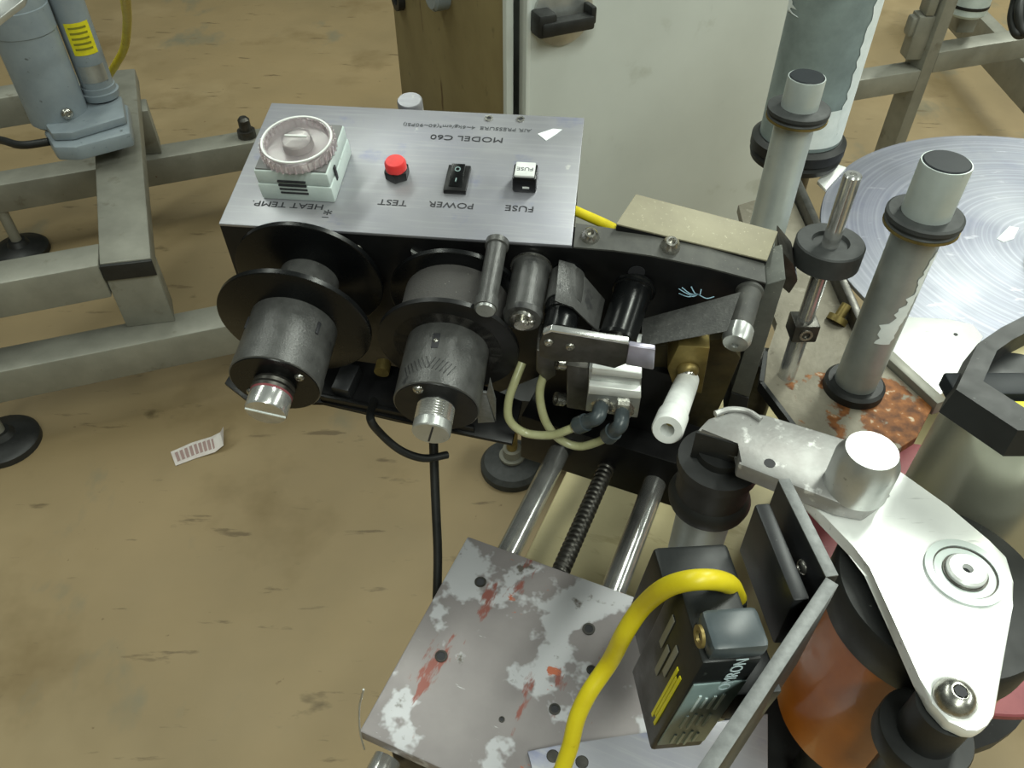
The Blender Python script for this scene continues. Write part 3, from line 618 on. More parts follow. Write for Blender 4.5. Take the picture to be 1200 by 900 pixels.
# ---- rollers and posts on the right half of the plate
def roller(name, p0, p1, prof, m, label=None, seg=36):
    b = hq(*p0, 0); q = solve_q(b, *p1); tip = hq(*p1, q); d = nrm(tip - b); L = np.linalg.norm(tip - b)
    pr = [(L * s_, hf.rad(b + d * L * s_, r)) for s_, r in prof]
    return part(name, MB().lathe(b, d, pr, seg), M[m], HEAD, label), b, d, L
r, b, d, L = roller('guide_roller', (583, 284), (569, 362), [(0, 14), (.08, 14), (.09, 12), (.86, 12), (.87, 14), (1, 14)], 'dusty')
part('end_face', MB().lathe(b + d * L, d, [(0, hf.rad(b, 11.5)), (.0015, hf.rad(b, 10.5)), (.0015, 0)], 28), M['alu'], r)
r, b, d, L = roller('pinch_roller', (623, 312), (612, 374), [(0, 24), (.05, 24), (.06, 22), (.9, 22), (.92, 24), (1, 22)], 'dusty')
part('end_nut', MB().lathe(b + d * L, d, [(0, hf.rad(b, 15)), (.002, hf.rad(b, 14)), (.002, hf.rad(b, 8)), (.005, hf.rad(b, 8)), (.005, 0)], 24), M['screw'], r)
part('back_washer', MB().lathe(b + d * .001, d, [(0, hf.rad(b, 25)), (.001, hf.rad(b, 25))], 32), M['screw'], r)
screw(r, hf, b + d * (L + .001) + X * hf.rad(b, 11), d, .0022, .002)
r, b, d, L = roller('pivot_post', (666, 318), (655, 392), [(0, 18), (.06, 18), (.07, 17), (.52, 20), (.56, 21), (.70, 21), (.72, 19), (.74, 19), (.76, 20), (1, 20)], 'blackgloss')
tfg = part('tension_flag', MB().prism([hq(655, 304, .004), hq(673, 309, .004), hq(709, 351, .010), hq(701, 388, .034), hq(688, 376, .035), hq(672, 360, .036), hq(650, 352, .036)], (0, .0005, -.002), .0004), M['dusty'], HEAD, 'dusty flat tension flag')
part('sleeve', MB().lathe(b, d, [(.004, hf.rad(b, 20.5)), (L * .56, hf.rad(b, 21.5))], 40), M['dusty'], tfg)
r, b, d, L = roller('idler_roller', (743, 337), (722, 402), [(0, 26), (.04, 26), (.06, 24), (.10, 24), (.11, 22), (.94, 22), (.95, 24), (1, 23)], 'blackgloss')
part('end_ring', MB().ring(b + d * L, d, 0, .0016, hf.rad(b, 12), hf.rad(b, 17), 28), M['screw'], r)
r, b, d, L = roller('corner_post', (879, 340), (863, 398), [(0, 16), (.05, 16.5), (.08, 14.5), (.82, 14.5)], 'dusty2')
part('cap_screw', MB().lathe(b + d * L * .8, d, [(0, hf.rad(b, 16.5)), (L * .2, hf.rad(b, 16.5)), (L * .28, hf.rad(b, 14)), (L * .31, hf.rad(b, 8)), (L * .31, hf.rad(b, 4)), (L * .26, hf.rad(b, 3)), (L * .26, 0)], 30), M['alu'], r, 'bright cap screw')
# ribbon strip from idler to corner post
qa, qb = .012, .046
s0, s1, s2, s3 = hq(752, 374, .012), hq(868, 342, .010), hq(852, 388, .040), hq(752, 406, .040)
part('ribbon_strip', MB().prism([s0, s1, s2, s3], (0, .0006, -.0012), .0002), M['beltdust'], HEAD, 'dust caked foil ribbon')
c = hq(746, 318, 0); part('plate_hole', MB().lathe(c + (0, -.0004, 0), -Y, [(0, hf.rad(c, 10)), (.0003, hf.rad(c, 10))], 28), M['ink'], HEAD)
random.seed(5)
for k in range(7):
    c = hq(818, 345, .003); a_ = random.uniform(-.3, 3.4); e = c + np.array([math.cos(a_), 0, math.sin(a_) * .6]) * random.uniform(.006, .014)
    part('fibre', MB().tube([c, (c + e) / 2 + (0, -.003, .001), e], .0003, 6), M['blueflake'], HEAD)
# side wall at the right end
wt0, wt1 = hq(897, 334, 0), hq(921, 327, 0); wb0, wb1 = hq(857, 459, 0), hq(878, 466, 0)
part('cheek_plate', MB().prism([wt0, wt1, wb1, wb0], (0, .028, 0), .0008), M['cheek'], HEAD)
part('cheek_foot', MB().prism([hq(*p, 0) for p in ((857, 460), (878, 467), (872, 498), (848, 490))], (0, .03, 0), .0008), M['rubber'], HEAD)
# rear housing with beige lid
LZ = .004
lid = [hf.on(*p, 2, z_) for p, z_ in (((722, 262), .004), ((745, 227), .004), ((912, 271), -.018), ((899, 305), -.018))]
part('rear_housing', MB().prism([p - (0, 0, .0015) for p in lid], (0, 0, -.05), .0008), M['black'], HEAD)
part('housing_lid', MB().prism(lid, (0, 0, -.0015), .0005), M['beigetop'], HEAD, 'dusty beige box lid')
yw = [hf.on(*p, 2, -.006) for p in ((672, 246), (690, 254), (708, 262), (726, 271))]
part('yellow_wire', MB().tube(yw, hf.rad(yw[0], 6)), M['yellow'], HEAD)
# silver knuckle right of the lid
part('corner_bracket', MB().prism([hq(*p, -.03) for p in ((913, 290), (930, 310), (935, 330), (925, 345), (908, 330))], (0, .02, 0), .001), M['darksteel'], HEAD)

# ---- stamping unit: lever, air cylinder, fittings
lev = part('stamp_lever', MB().prism([hq(*p, .066) for p in ((632, 402), (636, 392), (646, 388), (737, 403), (735, 426), (720, 432), (690, 424), (650, 424), (632, 418))], (0, .004, 0), .0006), M['darksteel'], HEAD, 'polished dark stamp lever')
part('lever_edge', MB().prism([hq(*p, .066) for p in ((636, 391), (646, 387), (737, 402), (737, 405), (646, 390), (637, 394))], (0, .004, 0), .0004), M['chrome'], lev)
part('lever_tab', MB().prism([hq(*p, .067) for p in ((737, 405), (768, 410), (766, 434), (733, 428))], (0, .0035, 0), .0008), M['purple'], lev, 'mirror bright lever tab')
for px, py in ((643, 401), (668, 406)):
    c = hq(px, py, .066); screw(lev, hf, c, -Y, hf.rad(c, 6), .0016)
bk_ = part('lever_knuckle', MB().prism([hq(*p, .055) for p in ((628, 410), (650, 416), (652, 440), (640, 448), (628, 435))], (0, .02, 0), .001), M['darksteel'], HEAD)
def blk(name, pts, q, dep, m, parent=HEAD, label=None, bev=.0008): return part(name, MB().prism([hq(*p, q) for p in pts], (0, dep, 0), bev), M[m], parent, label)
cylb = blk('air_cylinder', ((690, 432), (752, 440), (750, 462), (689, 455)), .058, .03, 'alu', HEAD, 'silver air cylinder block')
blk('fin', ((694, 431), (752, 438), (752, 445), (693, 439)), .063, .006, 'plate', cylb)
blk('fin', ((690, 452), (751, 459), (751, 468), (689, 462)), .062, .006, 'plate', cylb)
blk('port_block', ((689, 456), (751, 466), (747, 490), (686, 482)), .060, .03, 'alu', cylb)
blk('side_plate', ((664, 428), (690, 432), (688, 482), (664, 478)), .057, .03, 'darksteel', cylb)
for px, py in ((656, 426), (655, 468)):
    c = hq(px + 12, py + 1, .052); e = hq(px - 4, py - 1, .054); dd_ = nrm(e - c); l_ = np.linalg.norm(e - c); r_ = hf.rad(c, 8)
    part('cap_screw', MB().lathe(c, dd_, [(0, r_ * .6), (l_ * .4, r_ * .6), (l_ * .4, r_), (l_, r_), (l_, r_ * .5), (l_ * .8, r_ * .45), (l_ * .8, 0)], 20), M['screw'], cylb)
# elbow fittings and air hoses
def elbow(p0, p1, p2, q):
    a = hq(*p0, q - .012); b = hq(*p1, q); c = hq(*p2, q - .001); r = hf.rad(b, 9)
    f_ = part('elbow_fitting', MB().tube([a, (a + b) / 2 + (0, 0, .001), b, (b + c) / 2, c], r, 20), M['fitting'], cylb)
    part('nut', MB().lathe(a, nrm(b - a), [(-.004, r * 1.5), (.002, r * 1.5), (.003, r * 1.15), (.005, r * 1.15)], 6), M['screw'], f_)
    dd_ = nrm(c - b); part('collar', MB().lathe(c, dd_, [(-.006, r * 1.22), (.0015, r * 1.22), (.002, r * 1.0)], 24), M['fitting'], f_)
    part('clip_ring', MB().lathe(c, dd_, [(.001, r * 1.05), (.003, r * 1.05)], 24), M['screw'], f_)
    return c
e1_ = elbow((706, 474), (700, 489), (679, 498), .072); e2_ = elbow((730, 480), (727, 498), (714, 510), .074)
def hs(pts): return [hq(px, py, q) for px, py, q in pts]
part('air_hose', MB().tube([e1_] + hs(((665, 504, .072), (645, 510, .072), (615, 507, .070), (597, 492, .068), (596, 470, .062), (603, 448, .055), (612, 425, .045))), hf.rad(e1_, 5.2), 14), M['hose'], cylb)
part('air_hose', MB().tube([e2_] + hs(((700, 518, .072), (678, 523, .070), (655, 514, .067), (640, 495, .064), (633, 470, .060), (634, 450, .055), (642, 430, .05))), hf.rad(e1_, 5.2), 14), M['hose'], cylb)
# brass carrier and white fitting
blk('carrier_block', ((745, 408), (775, 405), (850, 396), (868, 420), (850, 462), (826, 515), (748, 492)), .012, .03, 'olive', HEAD, 'oily olive carrier casting')
bb_ = blk('brass_bracket', ((782, 432), (795, 405), (832, 408), (822, 462), (788, 450)), .034, .02, 'brass', HEAD)
c = hq(806, 434, .035); screw(bb_, hf, c, -Y, hf.rad(c, 13), .004, 'brass'); screw(bb_, hf, c + (0, -.003, 0), -Y, hf.rad(c, 8), .003)
a = hq(803, 452, .045); b = hq(782, 504, .098); d = nrm(b - a); L = np.linalg.norm(b - a); r = hf.rad(b, 17)
wf_ = part('white_port', MB().lathe(a, d, [(-.01, r * .9), (0, r * .95), (L * .62, r * 1.0), (L * .64, r * .9), (L * .70, r * .9), (L * .72, r * 1.12), (L * .98, r * 1.12), (L, r * 1.02), (L, r * .5), (L * .8, r * .42), (L * .8, 0)], 36), M['white'], HEAD, 'white plastic port with dark hole')
part('port_bore', MB().lathe(a, d, [(L * .80, r * .40), (L * .82, r * .40)], 20), M['brass'], wf_)
# olive underside and hanging black bracket under the plate
part('rear_column', MB().box((.27, .05, -.10), (.08, .04, .10), .002), M['black'], HEAD)

# ---- loose leads below the head
c0_ = hf.world(hf.on(438, 470, 2, TZ))
cable('reel_lead', [c0_, PD(434, 490, .49), PD(446, 508, .50), PD(470, 528, .51), PD(497, 537, .52), PD(524, 533, .53)], .0026, 'rubber', 'short black lead curling out below the left reel')
cable('hanging_cord', [PD(508, 515, .56), PD(509, 550, .565), PD(511, 600, .57), PD(513, 650, .575), PD(512, 700, .58), PD(510, 740, .59)], .0032, 'rubber', 'straight black cord hanging behind the right reel knob')

# ================================================================ SLIDING BLOCK, GUIDE RODS, LEAD SCREW
k2 = bf.on(423, 858, 2, 0)
BL = -k2[1]; BW = .175
t = thing('slide_block', 'scratched grey steel slide block with red paint chips at lower centre', 'block', bf)
part('top_plate', MB().box((BW / 2, -BL / 2, -.005), (BW, BL, .010), .0012), M['block'], t)
part('body', MB().box((BW / 2 + .006, -BL / 2 + .0, -.030), (BW - .016, BL - .008, .040), .002), M['black'], t, 'dark block underside')
def bz(px, py, z=0): return bf.on(px, py, 2, z)
for px, py, r in ((563, 682, 6), (517, 769, 6.5), (690, 737, 6.5), (693, 785, 5), (650, 831, 6), (588, 843, 3)):
    c = bz(px, py, .0002); rr = bf.rad(c, r)
    o_ = part('tapped_hole', MB().ring(c, Z, -.0004, .0004, rr * .8, rr * 1.15, 20), M['darksteel'], t)
    part('bore', MB().lathe(c, Z, [(-.0003, rr * .82), (.0001, rr * .82)], 18), M['ink'], o_)
sp = [bz(*p, .003) for p in ((618, 880), (650, 874), (760, 858), (900, 836), (900, 960), (640, 960))]
s2 = part('cover_plate', MB().prism(sp, (0, 0, -.0032), .0005), M['panel'], t, 'smaller bright cover plate')
for px, py in ((648, 886), (682, 893)):
    c = bz(px, py, .0031); part('screw_hole', MB().lathe(c, Z, [(0, .0034), (.0003, .0030), (.0003, 0)], 18), M['darksteel'], s2)
e0_ = bz(455, 888, -.03); part('rod_end', MB().lathe(np.array([e0_[0], -BL + .002, -.03]), -Y, [(0, .008), (.02, .008), (.021, .007), (.021, 0)], 24), M['chrome'], t)
# pedestal down to the table
part('pedestal', MB().box((BW * .62, -BL * .45, (-.05 + ZT - ZB) / 2), (.12, .10, -(ZT - ZB) - .05), .002), M['black'], t)
wl = bz(423, 858, -.004)
part('wire_whisker', MB().tube([bf.on(427, 878, 1, -BL - .001), bf.on(422, 858, 1, -BL - .004), bf.on(421, 830, 1, -BL - .006), bf.on(426, 808, 1, -BL - .008)], .0005, 6), M['alu'], t)
RZ = -.016
def rodline(pa, pb): a, b = bf.on(*pa, 2, RZ), bf.on(*pb, 2, RZ); return (a[0] + b[0]) / 2, b[1]
xl, yl = rodline((600, 638), (654, 532)); xr, yr = rodline((716, 690), (771, 566)); xs_, ys_ = rodline((658, 662), (713, 547))
yb = (yl + yr) / 2
def rod(name, x, r, m, label, group=None, prof=None):
    fr = Frame(bf.world((x, -.02, RZ)), bu, bv); L = yb + .03
    b = MB().lathe((0, 0, 0), Y, prof(L) if prof else [(0, r), (L, r)], 28)
    return solo(name, b, M[m], label, 'rod' if name != 'lead_screw' else 'screw', fr, group)
rl = bf.rad((xl, yb * .5, RZ), 13.0)
rod('guide_rod', xl, rl, 'chrome', 'chrome guide rod left of the threaded screw', 'chrome guide rods')
rod('guide_rod', xr, rl * 1.05, 'chrome', 'chrome guide rod right of the threaded screw', 'chrome guide rods')
def thr(L):
    p = []; n = int(L / .0042); r0 = rl * .80
    for k in range(n):
        y = L * k / n; s_ = L / n
        p += [(y, r0 * .84), (y + s_ * .25, r0), (y + s_ * .6, r0), (y + s_ * .85, r0 * .84)]
    return p
rod('lead_screw', xs_, rl * .72, 'darksteel', 'dark threaded lead screw between the two chrome guide rods', None, thr)
# rear rod carrier: black block under the head, joined to the table and the head
rc = Frame(bf.world((xl - .03, yb, 0)), bu, bv)
t = thing('rod_carrier', 'black end block holding the far ends of the guide rods', 'block', rc)
EW = xr - xl + .06
part('end_block', MB().box((EW / 2, .02, -.012), (EW, .04, .046), .001), M['black'], t)
part('column', MB().box((.09, .15, (ZT - ZB - .035) / 2), (.06, .06, -(ZT - ZB) - .035), .002), M['black'], t)
part('bridge', MB().box((.09, .10, -.020), (.06, .16, .024), .002), M['black'], t)
part('hanger', MB().box((.055, .03, .04), (.10, .02, .06), .002), M['black'], t)

# ================================================================ RUSTY BASE PLATE, POSTS, DISC
ZR = H - .407
pb = PZ(999, 455, ZR)
rfm = Frame(pb)
def rp(px, py, z=0): return rfm.on(px, py, 2, z)
# rust with a shape of its own round the post foot
m = M['rust']; nt = m.node_tree; N, Lk = nt.nodes, nt.links; bs = N['Principled BSDF']
prev = bs.inputs['Base Color'].links[0].from_socket
tc = N.new('ShaderNodeTexCoord'); rcn = rp(1045, 487)
vd = N.new('ShaderNodeVectorMath'); vd.operation = 'DISTANCE'; Lk.new(tc.outputs['Object'], vd.inputs[0]); vd.inputs[1].default_value = tuple(rcn)
n1_ = N.new('ShaderNodeTexNoise'); n1_.inputs['Scale'].default_value = 55; n1_.inputs['Detail'].default_value = 8; Lk.new(tc.outputs['Object'], n1_.inputs['Vector'])
ma = N.new('ShaderNodeMath'); ma.operation = 'MULTIPLY_ADD'; Lk.new(vd.outputs['Value'], ma.inputs[0]); ma.inputs[1].default_value = -11; mg_ = N.new('ShaderNodeMath'); mg_.operation = 'MULTIPLY_ADD'; Lk.new(n1_.outputs['Fac'], mg_.inputs[0]); mg_.inputs[1].default_value = 2.6; mg_.inputs[2].default_value = -.80; Lk.new(mg_.outputs[0], ma.inputs[2])
mr = N.new('ShaderNodeMapRange'); mr.inputs['From Min'].default_value = .02; mr.inputs['From Max'].default_value = .12; Lk.new(ma.outputs[0], mr.inputs['Value'])
n2_ = N.new('ShaderNodeTexNoise'); n2_.inputs['Scale'].default_value = 120; n2_.inputs['Detail'].default_value = 8; Lk.new(tc.outputs['Object'], n2_.inputs['Vector'])
cr = N.new('ShaderNodeValToRGB'); Lk.new(n2_.outputs['Fac'], cr.inputs['Fac'])
cr.color_ramp.elements[0].position = .36; cr.color_ramp.elements[0].color = rgb(84, 48, 22); cr.color_ramp.elements[1].position = .62; cr.color_ramp.elements[1].color = rgb(142, 88, 42)
e = cr.color_ramp.elements.new(.70); e.color = rgb(196, 180, 156)
mx = N.new('ShaderNodeMix'); mx.data_type = 'RGBA'; Lk.new(mr.outputs['Result'], mx.inputs['Factor']); Lk.new(prev, mx.inputs['A']); Lk.new(cr.outputs['Color'], mx.inputs['B']); Lk.new(mx.outputs['Result'], bs.inputs['Base Color'])

t = thing('base_plate', 'rusty grey steel base plate under the two grey posts', 'plate', rfm)
pl = [rp(*p) for p in ((937, 500), (895, 447), (900, 412), (930, 360), (935, 300), (925, 235), (945, 235), (985, 330), (957, 387), (1093, 477), (1075, 520), (1000, 540))]
pl = [rp(*p) for p in ((950, 520), (895, 447), (900, 412), (912, 380), (880, 300), (865, 240), (925, 222), (960, 300), (1000, 395), (1093, 477), (1075, 512), (1000, 560))]
part('plate', MB().prism(pl, (0, 0, -.008), .0008), M['rust'], t)
ed = [rp(*p) for p in ((950, 520), (895, 447), (900, 412))]
for a, b in zip(ed, ed[1:]):
    n__ = nrm(np.cross(b - a, Z)); part('edge_gasket', MB().prism([a, b, b + n__ * -.003, a + n__ * -.003], (0, 0, -.0085)), M['rubber'], t)
# rail along the far edge
ra, rb_, rc_ = rp(926, 222, .0), rp(1000, 392, .0), rp(1095, 480, .0)
def bar(a, b, w, h, z0): d = nrm(b - a); n__ = np.array([d[1], -d[0], 0]) * -w; o = np.array([0, 0, z0]); return [a + o, b + o, b + o + n__, a + o + n__], (0, 0, h)
p_, h_ = bar(rb_, rc_, .009, .012, -.006); part('edge_rail', MB().prism(p_, h_, .001), M['frame'], t)
p_, h_ = bar(ra, rb_, .007, .018, -.006); part('edge_rail', MB().prism(p_, h_, .001), M['darksteel'], t)
c = rp(979, 378, .0); part('rail_bolt', MB().lathe(c, nrm((.35, .35, .5)), [(0, .008), (.005, .008), (.005, .004), (.016, .004)], 14), M['brass'], t)
for q_ in ((.0, .03), (-.05, .05)):
    part('spacer', MB().lathe((q_[0], q_[1] - .01, -.008), -Z, [(0, .012), (ZR - .008 - ZT, .012)], 20), M['darksteel'], t)

def post(px_cap, depth, pcol, pcap, capr, tr, zfoot, name, label, foot=True, streak=None):
    cap = PD(*px_cap, depth); fr = Frame((cap[0], cap[1], zfoot)); hgt = cap[2] - zfoot
    t = thing(name, label, 'post', fr)
    zs_ = np.linspace(0, hgt, 600); pr_ = np.array([fr.proj((0, 0, z))[1] for z in zs_]); zc = zs_[np.argmin(abs(pr_ - pcol))]
    part('tube', MB().lathe((0, 0, 0), Z, [(0, tr), (zc, tr)], 40), M['postskin' if streak else 'tubegrey'], t)
    cl = part('collar', MB().lathe((0, 0, zc), Z, [(-.002, tr * 1.0), (-.002, tr * 1.42), (.0008, tr * 1.5), (.0018, tr * 1.44), (.0035, tr * 1.44), (.0042, tr * 1.55), (.0068, tr * 1.55), (.0078, tr * 1.45), (.0078, 0)], 48), M['greyrubber'], t)
    part('groove_band', MB().ring((0, 0, zc), Z, -.0012, .0004, tr * 1.40, tr * 1.53, 48), M['brass'], cl)
    part('upper_tube', MB().lathe((0, 0, zc + .0078), Z, [(0, capr), (hgt - zc - .0085, capr), (hgt - zc - .0078, capr * .98)], 40), M['tubegrey'], t)
    part('top_cap', MB().lathe((0, 0, hgt - .001), Z, [(0, capr * .93), (.0012, capr * .93), (.0018, capr * .88), (.0018, 0)], 40), M['capblack'], t)
    if foot: part('foot_ring', MB().lathe((0, 0, 0), Z, [(0, tr * 1.45), (.006, tr * 1.45), (.008, tr * 1.3), (.008, 0)], 40), M['rubber'], t)
    return t, fr, zc
t, fr, zc = post((1110, 190), .45, 262, 0, 29.5 * .45 / F, 27.0 * .50 / F, ZR, 'roller_post', 'grey roller post with white paint streak on the rusty plate', True, True)
an = math.atan2(-fr.o[1], -fr.o[0])
random.seed(11); js = [random.uniform(-.16, .16) for _ in range(60)]
tr = 27.0 * .50 / F
part('paint_streak', cyl_patch((0, 0, 0), tr, .055, .125, lambda s_: an + .35 + 1.0 * max(0, (s_ - .25)) ** .8 * 1.1 + js[int(s_ * 28)] - (.25 if s_ < .25 else 0), lambda s_: an + .85 + .55 * s_ + js[int(s_ * 28) + 20] * .6, 28, 8, .0004), M['whitepaint'], t, 'torn white label residue')
t, fr, zc = post((946, 90), .58, 136, 0, 22 * .58 / F, 22.5 * .62 / F, ZR - .012, 'roller_post', 'grey roller post standing behind the coder lid', True)
# threaded spindle with black rubber wheel
sb = PD(1000, 204, .47); sfr = Frame((sb[0], sb[1], ZR)); hgt = sb[2] - ZR
t = thing('spindle', 'slim steel spindle carrying a black rubber wheel', 'spindle', sfr)
zs_ = np.linspace(0, hgt, 600); pr_ = np.array([sfr.proj((0, 0, z))[1] for z in zs_]); z_at = lambda py: zs_[np.argmin(abs(pr_ - py))]
sr = 10.5 * .48 / F
part('shaft', MB().lathe((0, 0, 0), Z, [(0, sr * 1.15), (z_at(385), sr * 1.15), (z_at(384), sr), (hgt - .001, sr), (hgt, sr * .85), (hgt, sr * .4), (hgt - .002, sr * .35), (hgt - .002, 0)], 28), M['chrome'], t)
zw = z_at(296); wr = 40 * .5 / F
part('rubber_wheel', MB().lathe((0, 0, zw), Z, [(-.006, wr * .9), (-.006, wr), (.0075, wr), (.0085, wr * .96), (.0085, wr * .55), (.006, wr * .5), (.006, sr)], 48), M['greyrubber'], t)
part('wheel_hub', MB().lathe((0, 0, zw), Z, [(-.012, sr * 2.0), (-.006, sr * 2.2)], 30), M['alu'], t)
part('square_nut', MB().box((0, 0, z_at(383)), (.017, .017, .014), .001), M['darksteel'], t)
c = np.array([0, -.0088, z_at(383)]); part('set_screw', MB().ring(c, -Y, 0, .0008, .0028, .0045, 20), M['screw'], t)
# large aluminium disc
ZD = H - .45
dc = np.array([.525, .634]) ; dfr = Frame((dc[0], dc[1], ZD))
t = thing('rewind_disc', 'large scuffed aluminium disc lying flat at right', 'disc', dfr)
part('disc', MB().lathe((0, 0, 0), Z, [(-.004, .2245), (-.0035, .225), (-.0005, .225), (0, .2245), (0, 0)], 160), M['disc'], t)
part('spindle', MB().lathe((0, 0, 0), Z, [(-ZD, .018), (-.004, .018)], 24), M['darksteel'], t)
part('stand_foot', MB().lathe((0, 0, -ZD), Z, [(0, .12), (.012, .12), (.016, .02), (.016, 0)], 36), M['rubber'], t)
part('hub', MB().lathe((0, 0, 0), Z, [(0, .03), (.03, .03), (.032, .028), (.032, 0)], 36), M['alu'], t)
mk = dfr.on(1185, 272, 2, .0002)
part('adhesive_mark', MB().prism([dfr.on(*p, 2, .0001) for p in ((1168, 280), (1183, 265), (1194, 267), (1188, 280), (1176, 284))], (0, 0, .0002)), M['whitepaint'], t)
# white guide sheet over the disc
wq = [rp(*p, -.012) for p in ((1040, 424), (1020, 400), (1036, 385), (1062, 371), (1112, 374), (1140, 380), (1152, 394), (1130, 440), (1095, 468))]
gs = thing('guide_sheet', 'bright bare metal guide sheet between rusty plate and disc', 'sheet', rfm)
part('sheet', MB().prism(wq, (0, 0, -.002), .0004), M['plate'], gs)
c = rp(1120, 392, -.0119); part('pin_hole', MB().lathe(c, Z, [(0, .0016), (.0003, .0016)], 14), M['ink'], gs)
# tall torn tube
tb_ = PD(985, -20, .75); tz = H - .44; tfr = Frame((tb_[0], tb_[1], tz)); 
R_T = 49 * .80 / F
t = thing('core_tube', 'tall thick grey tube with torn skin at top right', 'tube', tfr)
part('tube', MB().lathe((0, 0, .012), Z, [(0, R_T), (.30, R_T)], 56), M['tubeskin'], t)
part('upper_sleeve', MB().lathe((0, 0, .205), Z, [(0, R_T), (.0005, R_T * 1.01), (.11, R_T * 1.01), (.11, 0)], 56), M['bluegrey'], t)
part('foot_ring', MB().lathe((0, 0, 0), Z, [(0, R_T * 1.12), (.006, R_T * 1.16), (.010, R_T * 1.12), (.012, R_T * 1.18), (.022, R_T * 1.18), (.026, R_T * 1.05), (.026, 0)], 56), M['rubber'], t)
an = math.atan2(-tfr.o[1], -tfr.o[0])
js = [random.uniform(-.12, .12) for _ in range(60)]
part('torn_strip', cyl_patch((0, 0, 0), R_T, .03, .205, lambda s_: an + .95 + js[int(s_ * 28)] * .5, lambda s_: an + 2.0, 28, 10, .0006), M['whitepaint'], t, 'bare white strip where skin is torn')
part('torn_patch', cyl_patch((0, 0, 0), R_T, .15, .20, lambda s_: an - 1.6, lambda s_: an - 1.0 + js[int(s_ * 28) + 28] * 2.2, 28, 10, .0006), M['whitepaint'], t)
part('torn_patch', cyl_patch((0, 0, 0), R_T, .03, .07, lambda s_: an - .3 + js[int(s_ * 28) + 10], lambda s_: an + 1.0, 28, 10, .0005), M['whitepaint'], t)
part('support_leg', MB().lathe((0, 0, 0), Z, [(-tz, .022), (0, .022)], 24), M['darksteel'], t)
part('support_foot', MB().lathe((0, 0, 0), Z, [(-tz, .07), (-tz + .012, .07), (-tz + .016, .03), (-tz + .016, 0)], 32), M['rubber'], t)
# bright strap between tube foot and disc
st_ = [dfr.on(*p, 2, .004) for p in ((958, 212), (975, 190), (992, 196), (968, 222))]
part('strap_plate', MB().prism(st_, (0, 0, -.0035), .0004), M['plate'], thing('strap', 'small bright strap beside the tall tube foot', 'strap', dfr))

def ground(x, y):     # what stands below a point: the table top or the floor
    l_ = tf.loc((x, y, 0)); return ZT if TX0 - .01 < l_[0] < TX1 + .01 and TY0 - .01 < l_[1] < TY1 + .01 else 0.0
# ================================================================ CANISTER AND MAROON DISC
ZC = H - .46
mpts = [PZ(*p, ZC)[:2] for p in ((1052, 518), (1160, 837), (1204, 839))]
A_ = np.c_[2 * np.array(mpts), np.ones(3)]; s_ = np.linalg.solve(A_, (np.array(mpts) ** 2).sum(1)); mr_ = math.sqrt(s_[2] + s_[:2] @ s_[:2])
mfr = Frame((s_[0], s_[1], ZC))
t = thing('turntable_disc', 'maroon round disc under the steel canister at right edge', 'disc', mfr)
part('disc', MB().lathe((0, 0, 0), Z, [(-.006, mr_ - .001), (-.005, mr_), (-.001, mr_), (0, mr_ - .001), (0, 0)], 120), M['maroon'], t)
part('shaft', MB().lathe((0, 0, 0), Z, [(-ZC + ground(s_[0], s_[1]), .02), (-.006, .02)], 24), M['darksteel'], t)
part('shaft_foot', MB().lathe((0, 0, -ZC + ground(s_[0], s_[1])), Z, [(0, .09), (.012, .09), (.016, .02), (.016, 0)], 32), M['rubber'], t)
ctop = PD(1250, 452, .36); cr_ = .040
cfr = Frame((ctop[0], ctop[1], ZC))
ch = ctop[2] - ZC
t = thing('canister', 'satin steel canister with angular black cap at right edge', 'canister', cfr)
part('body', MB().lathe((0, 0, 0), Z, [(0, cr_ * .96), (.004, cr_), (ch - .010, cr_), (ch - .008, cr_)], 64), M['canister'], t)
part('liner_ring', MB().lathe((0, 0, ch - .012), Z, [(0, cr_ * 1.005), (.006, cr_ * 1.005), (.006, 0)], 64), M['cream'], t)
zt = ch
oc = [(1108, 468), (1136, 410), (1165, 390), (1240, 352), (1300, 400), (1290, 470), (1240, 520), (1185, 520)]
op = [cfr.on(*p, 2, zt) for p in oc]; cen = np.mean(op, axis=0)
ip = [cen + (p - cen) * .62 for p in op]
mb = MB(); n_ = len(op)
rows = []
for ring_, z0 in ((op, 0), ([cen + (p - cen) * .93 for p in op], .013), (ip, .013), (ip, -.002)):
    rows.append([mb.bm.verts.new((p[0], p[1], zt - .008 + z0)) for p in ring_])
for i in range(4):
    a_, b_2 = rows[i], rows[(i + 1) % 4]
    for k in range(n_): mb._face([a_[k], a_[(k + 1) % n_], b_2[(k + 1) % n_], b_2[k]])
cp_ = part('cap_frame', mb, M['rubber'], t, 'angular black cap frame')
part('cap_web', MB().box(cen + (0, -.004, -.006), (.075, .014, .008), .001), M['capblack'], cp_)
part('cap_floor', MB().lathe((cen[0], cen[1], zt - .0075), Z, [(0, cr_ * .5), (.002, cr_ * .5)], 40), M['sensor'], cp_)
part('cap_slot', MB().box(cen + (-.012, -.018, -.004), (.03, .006, .004), .001), M['label'], cp_)

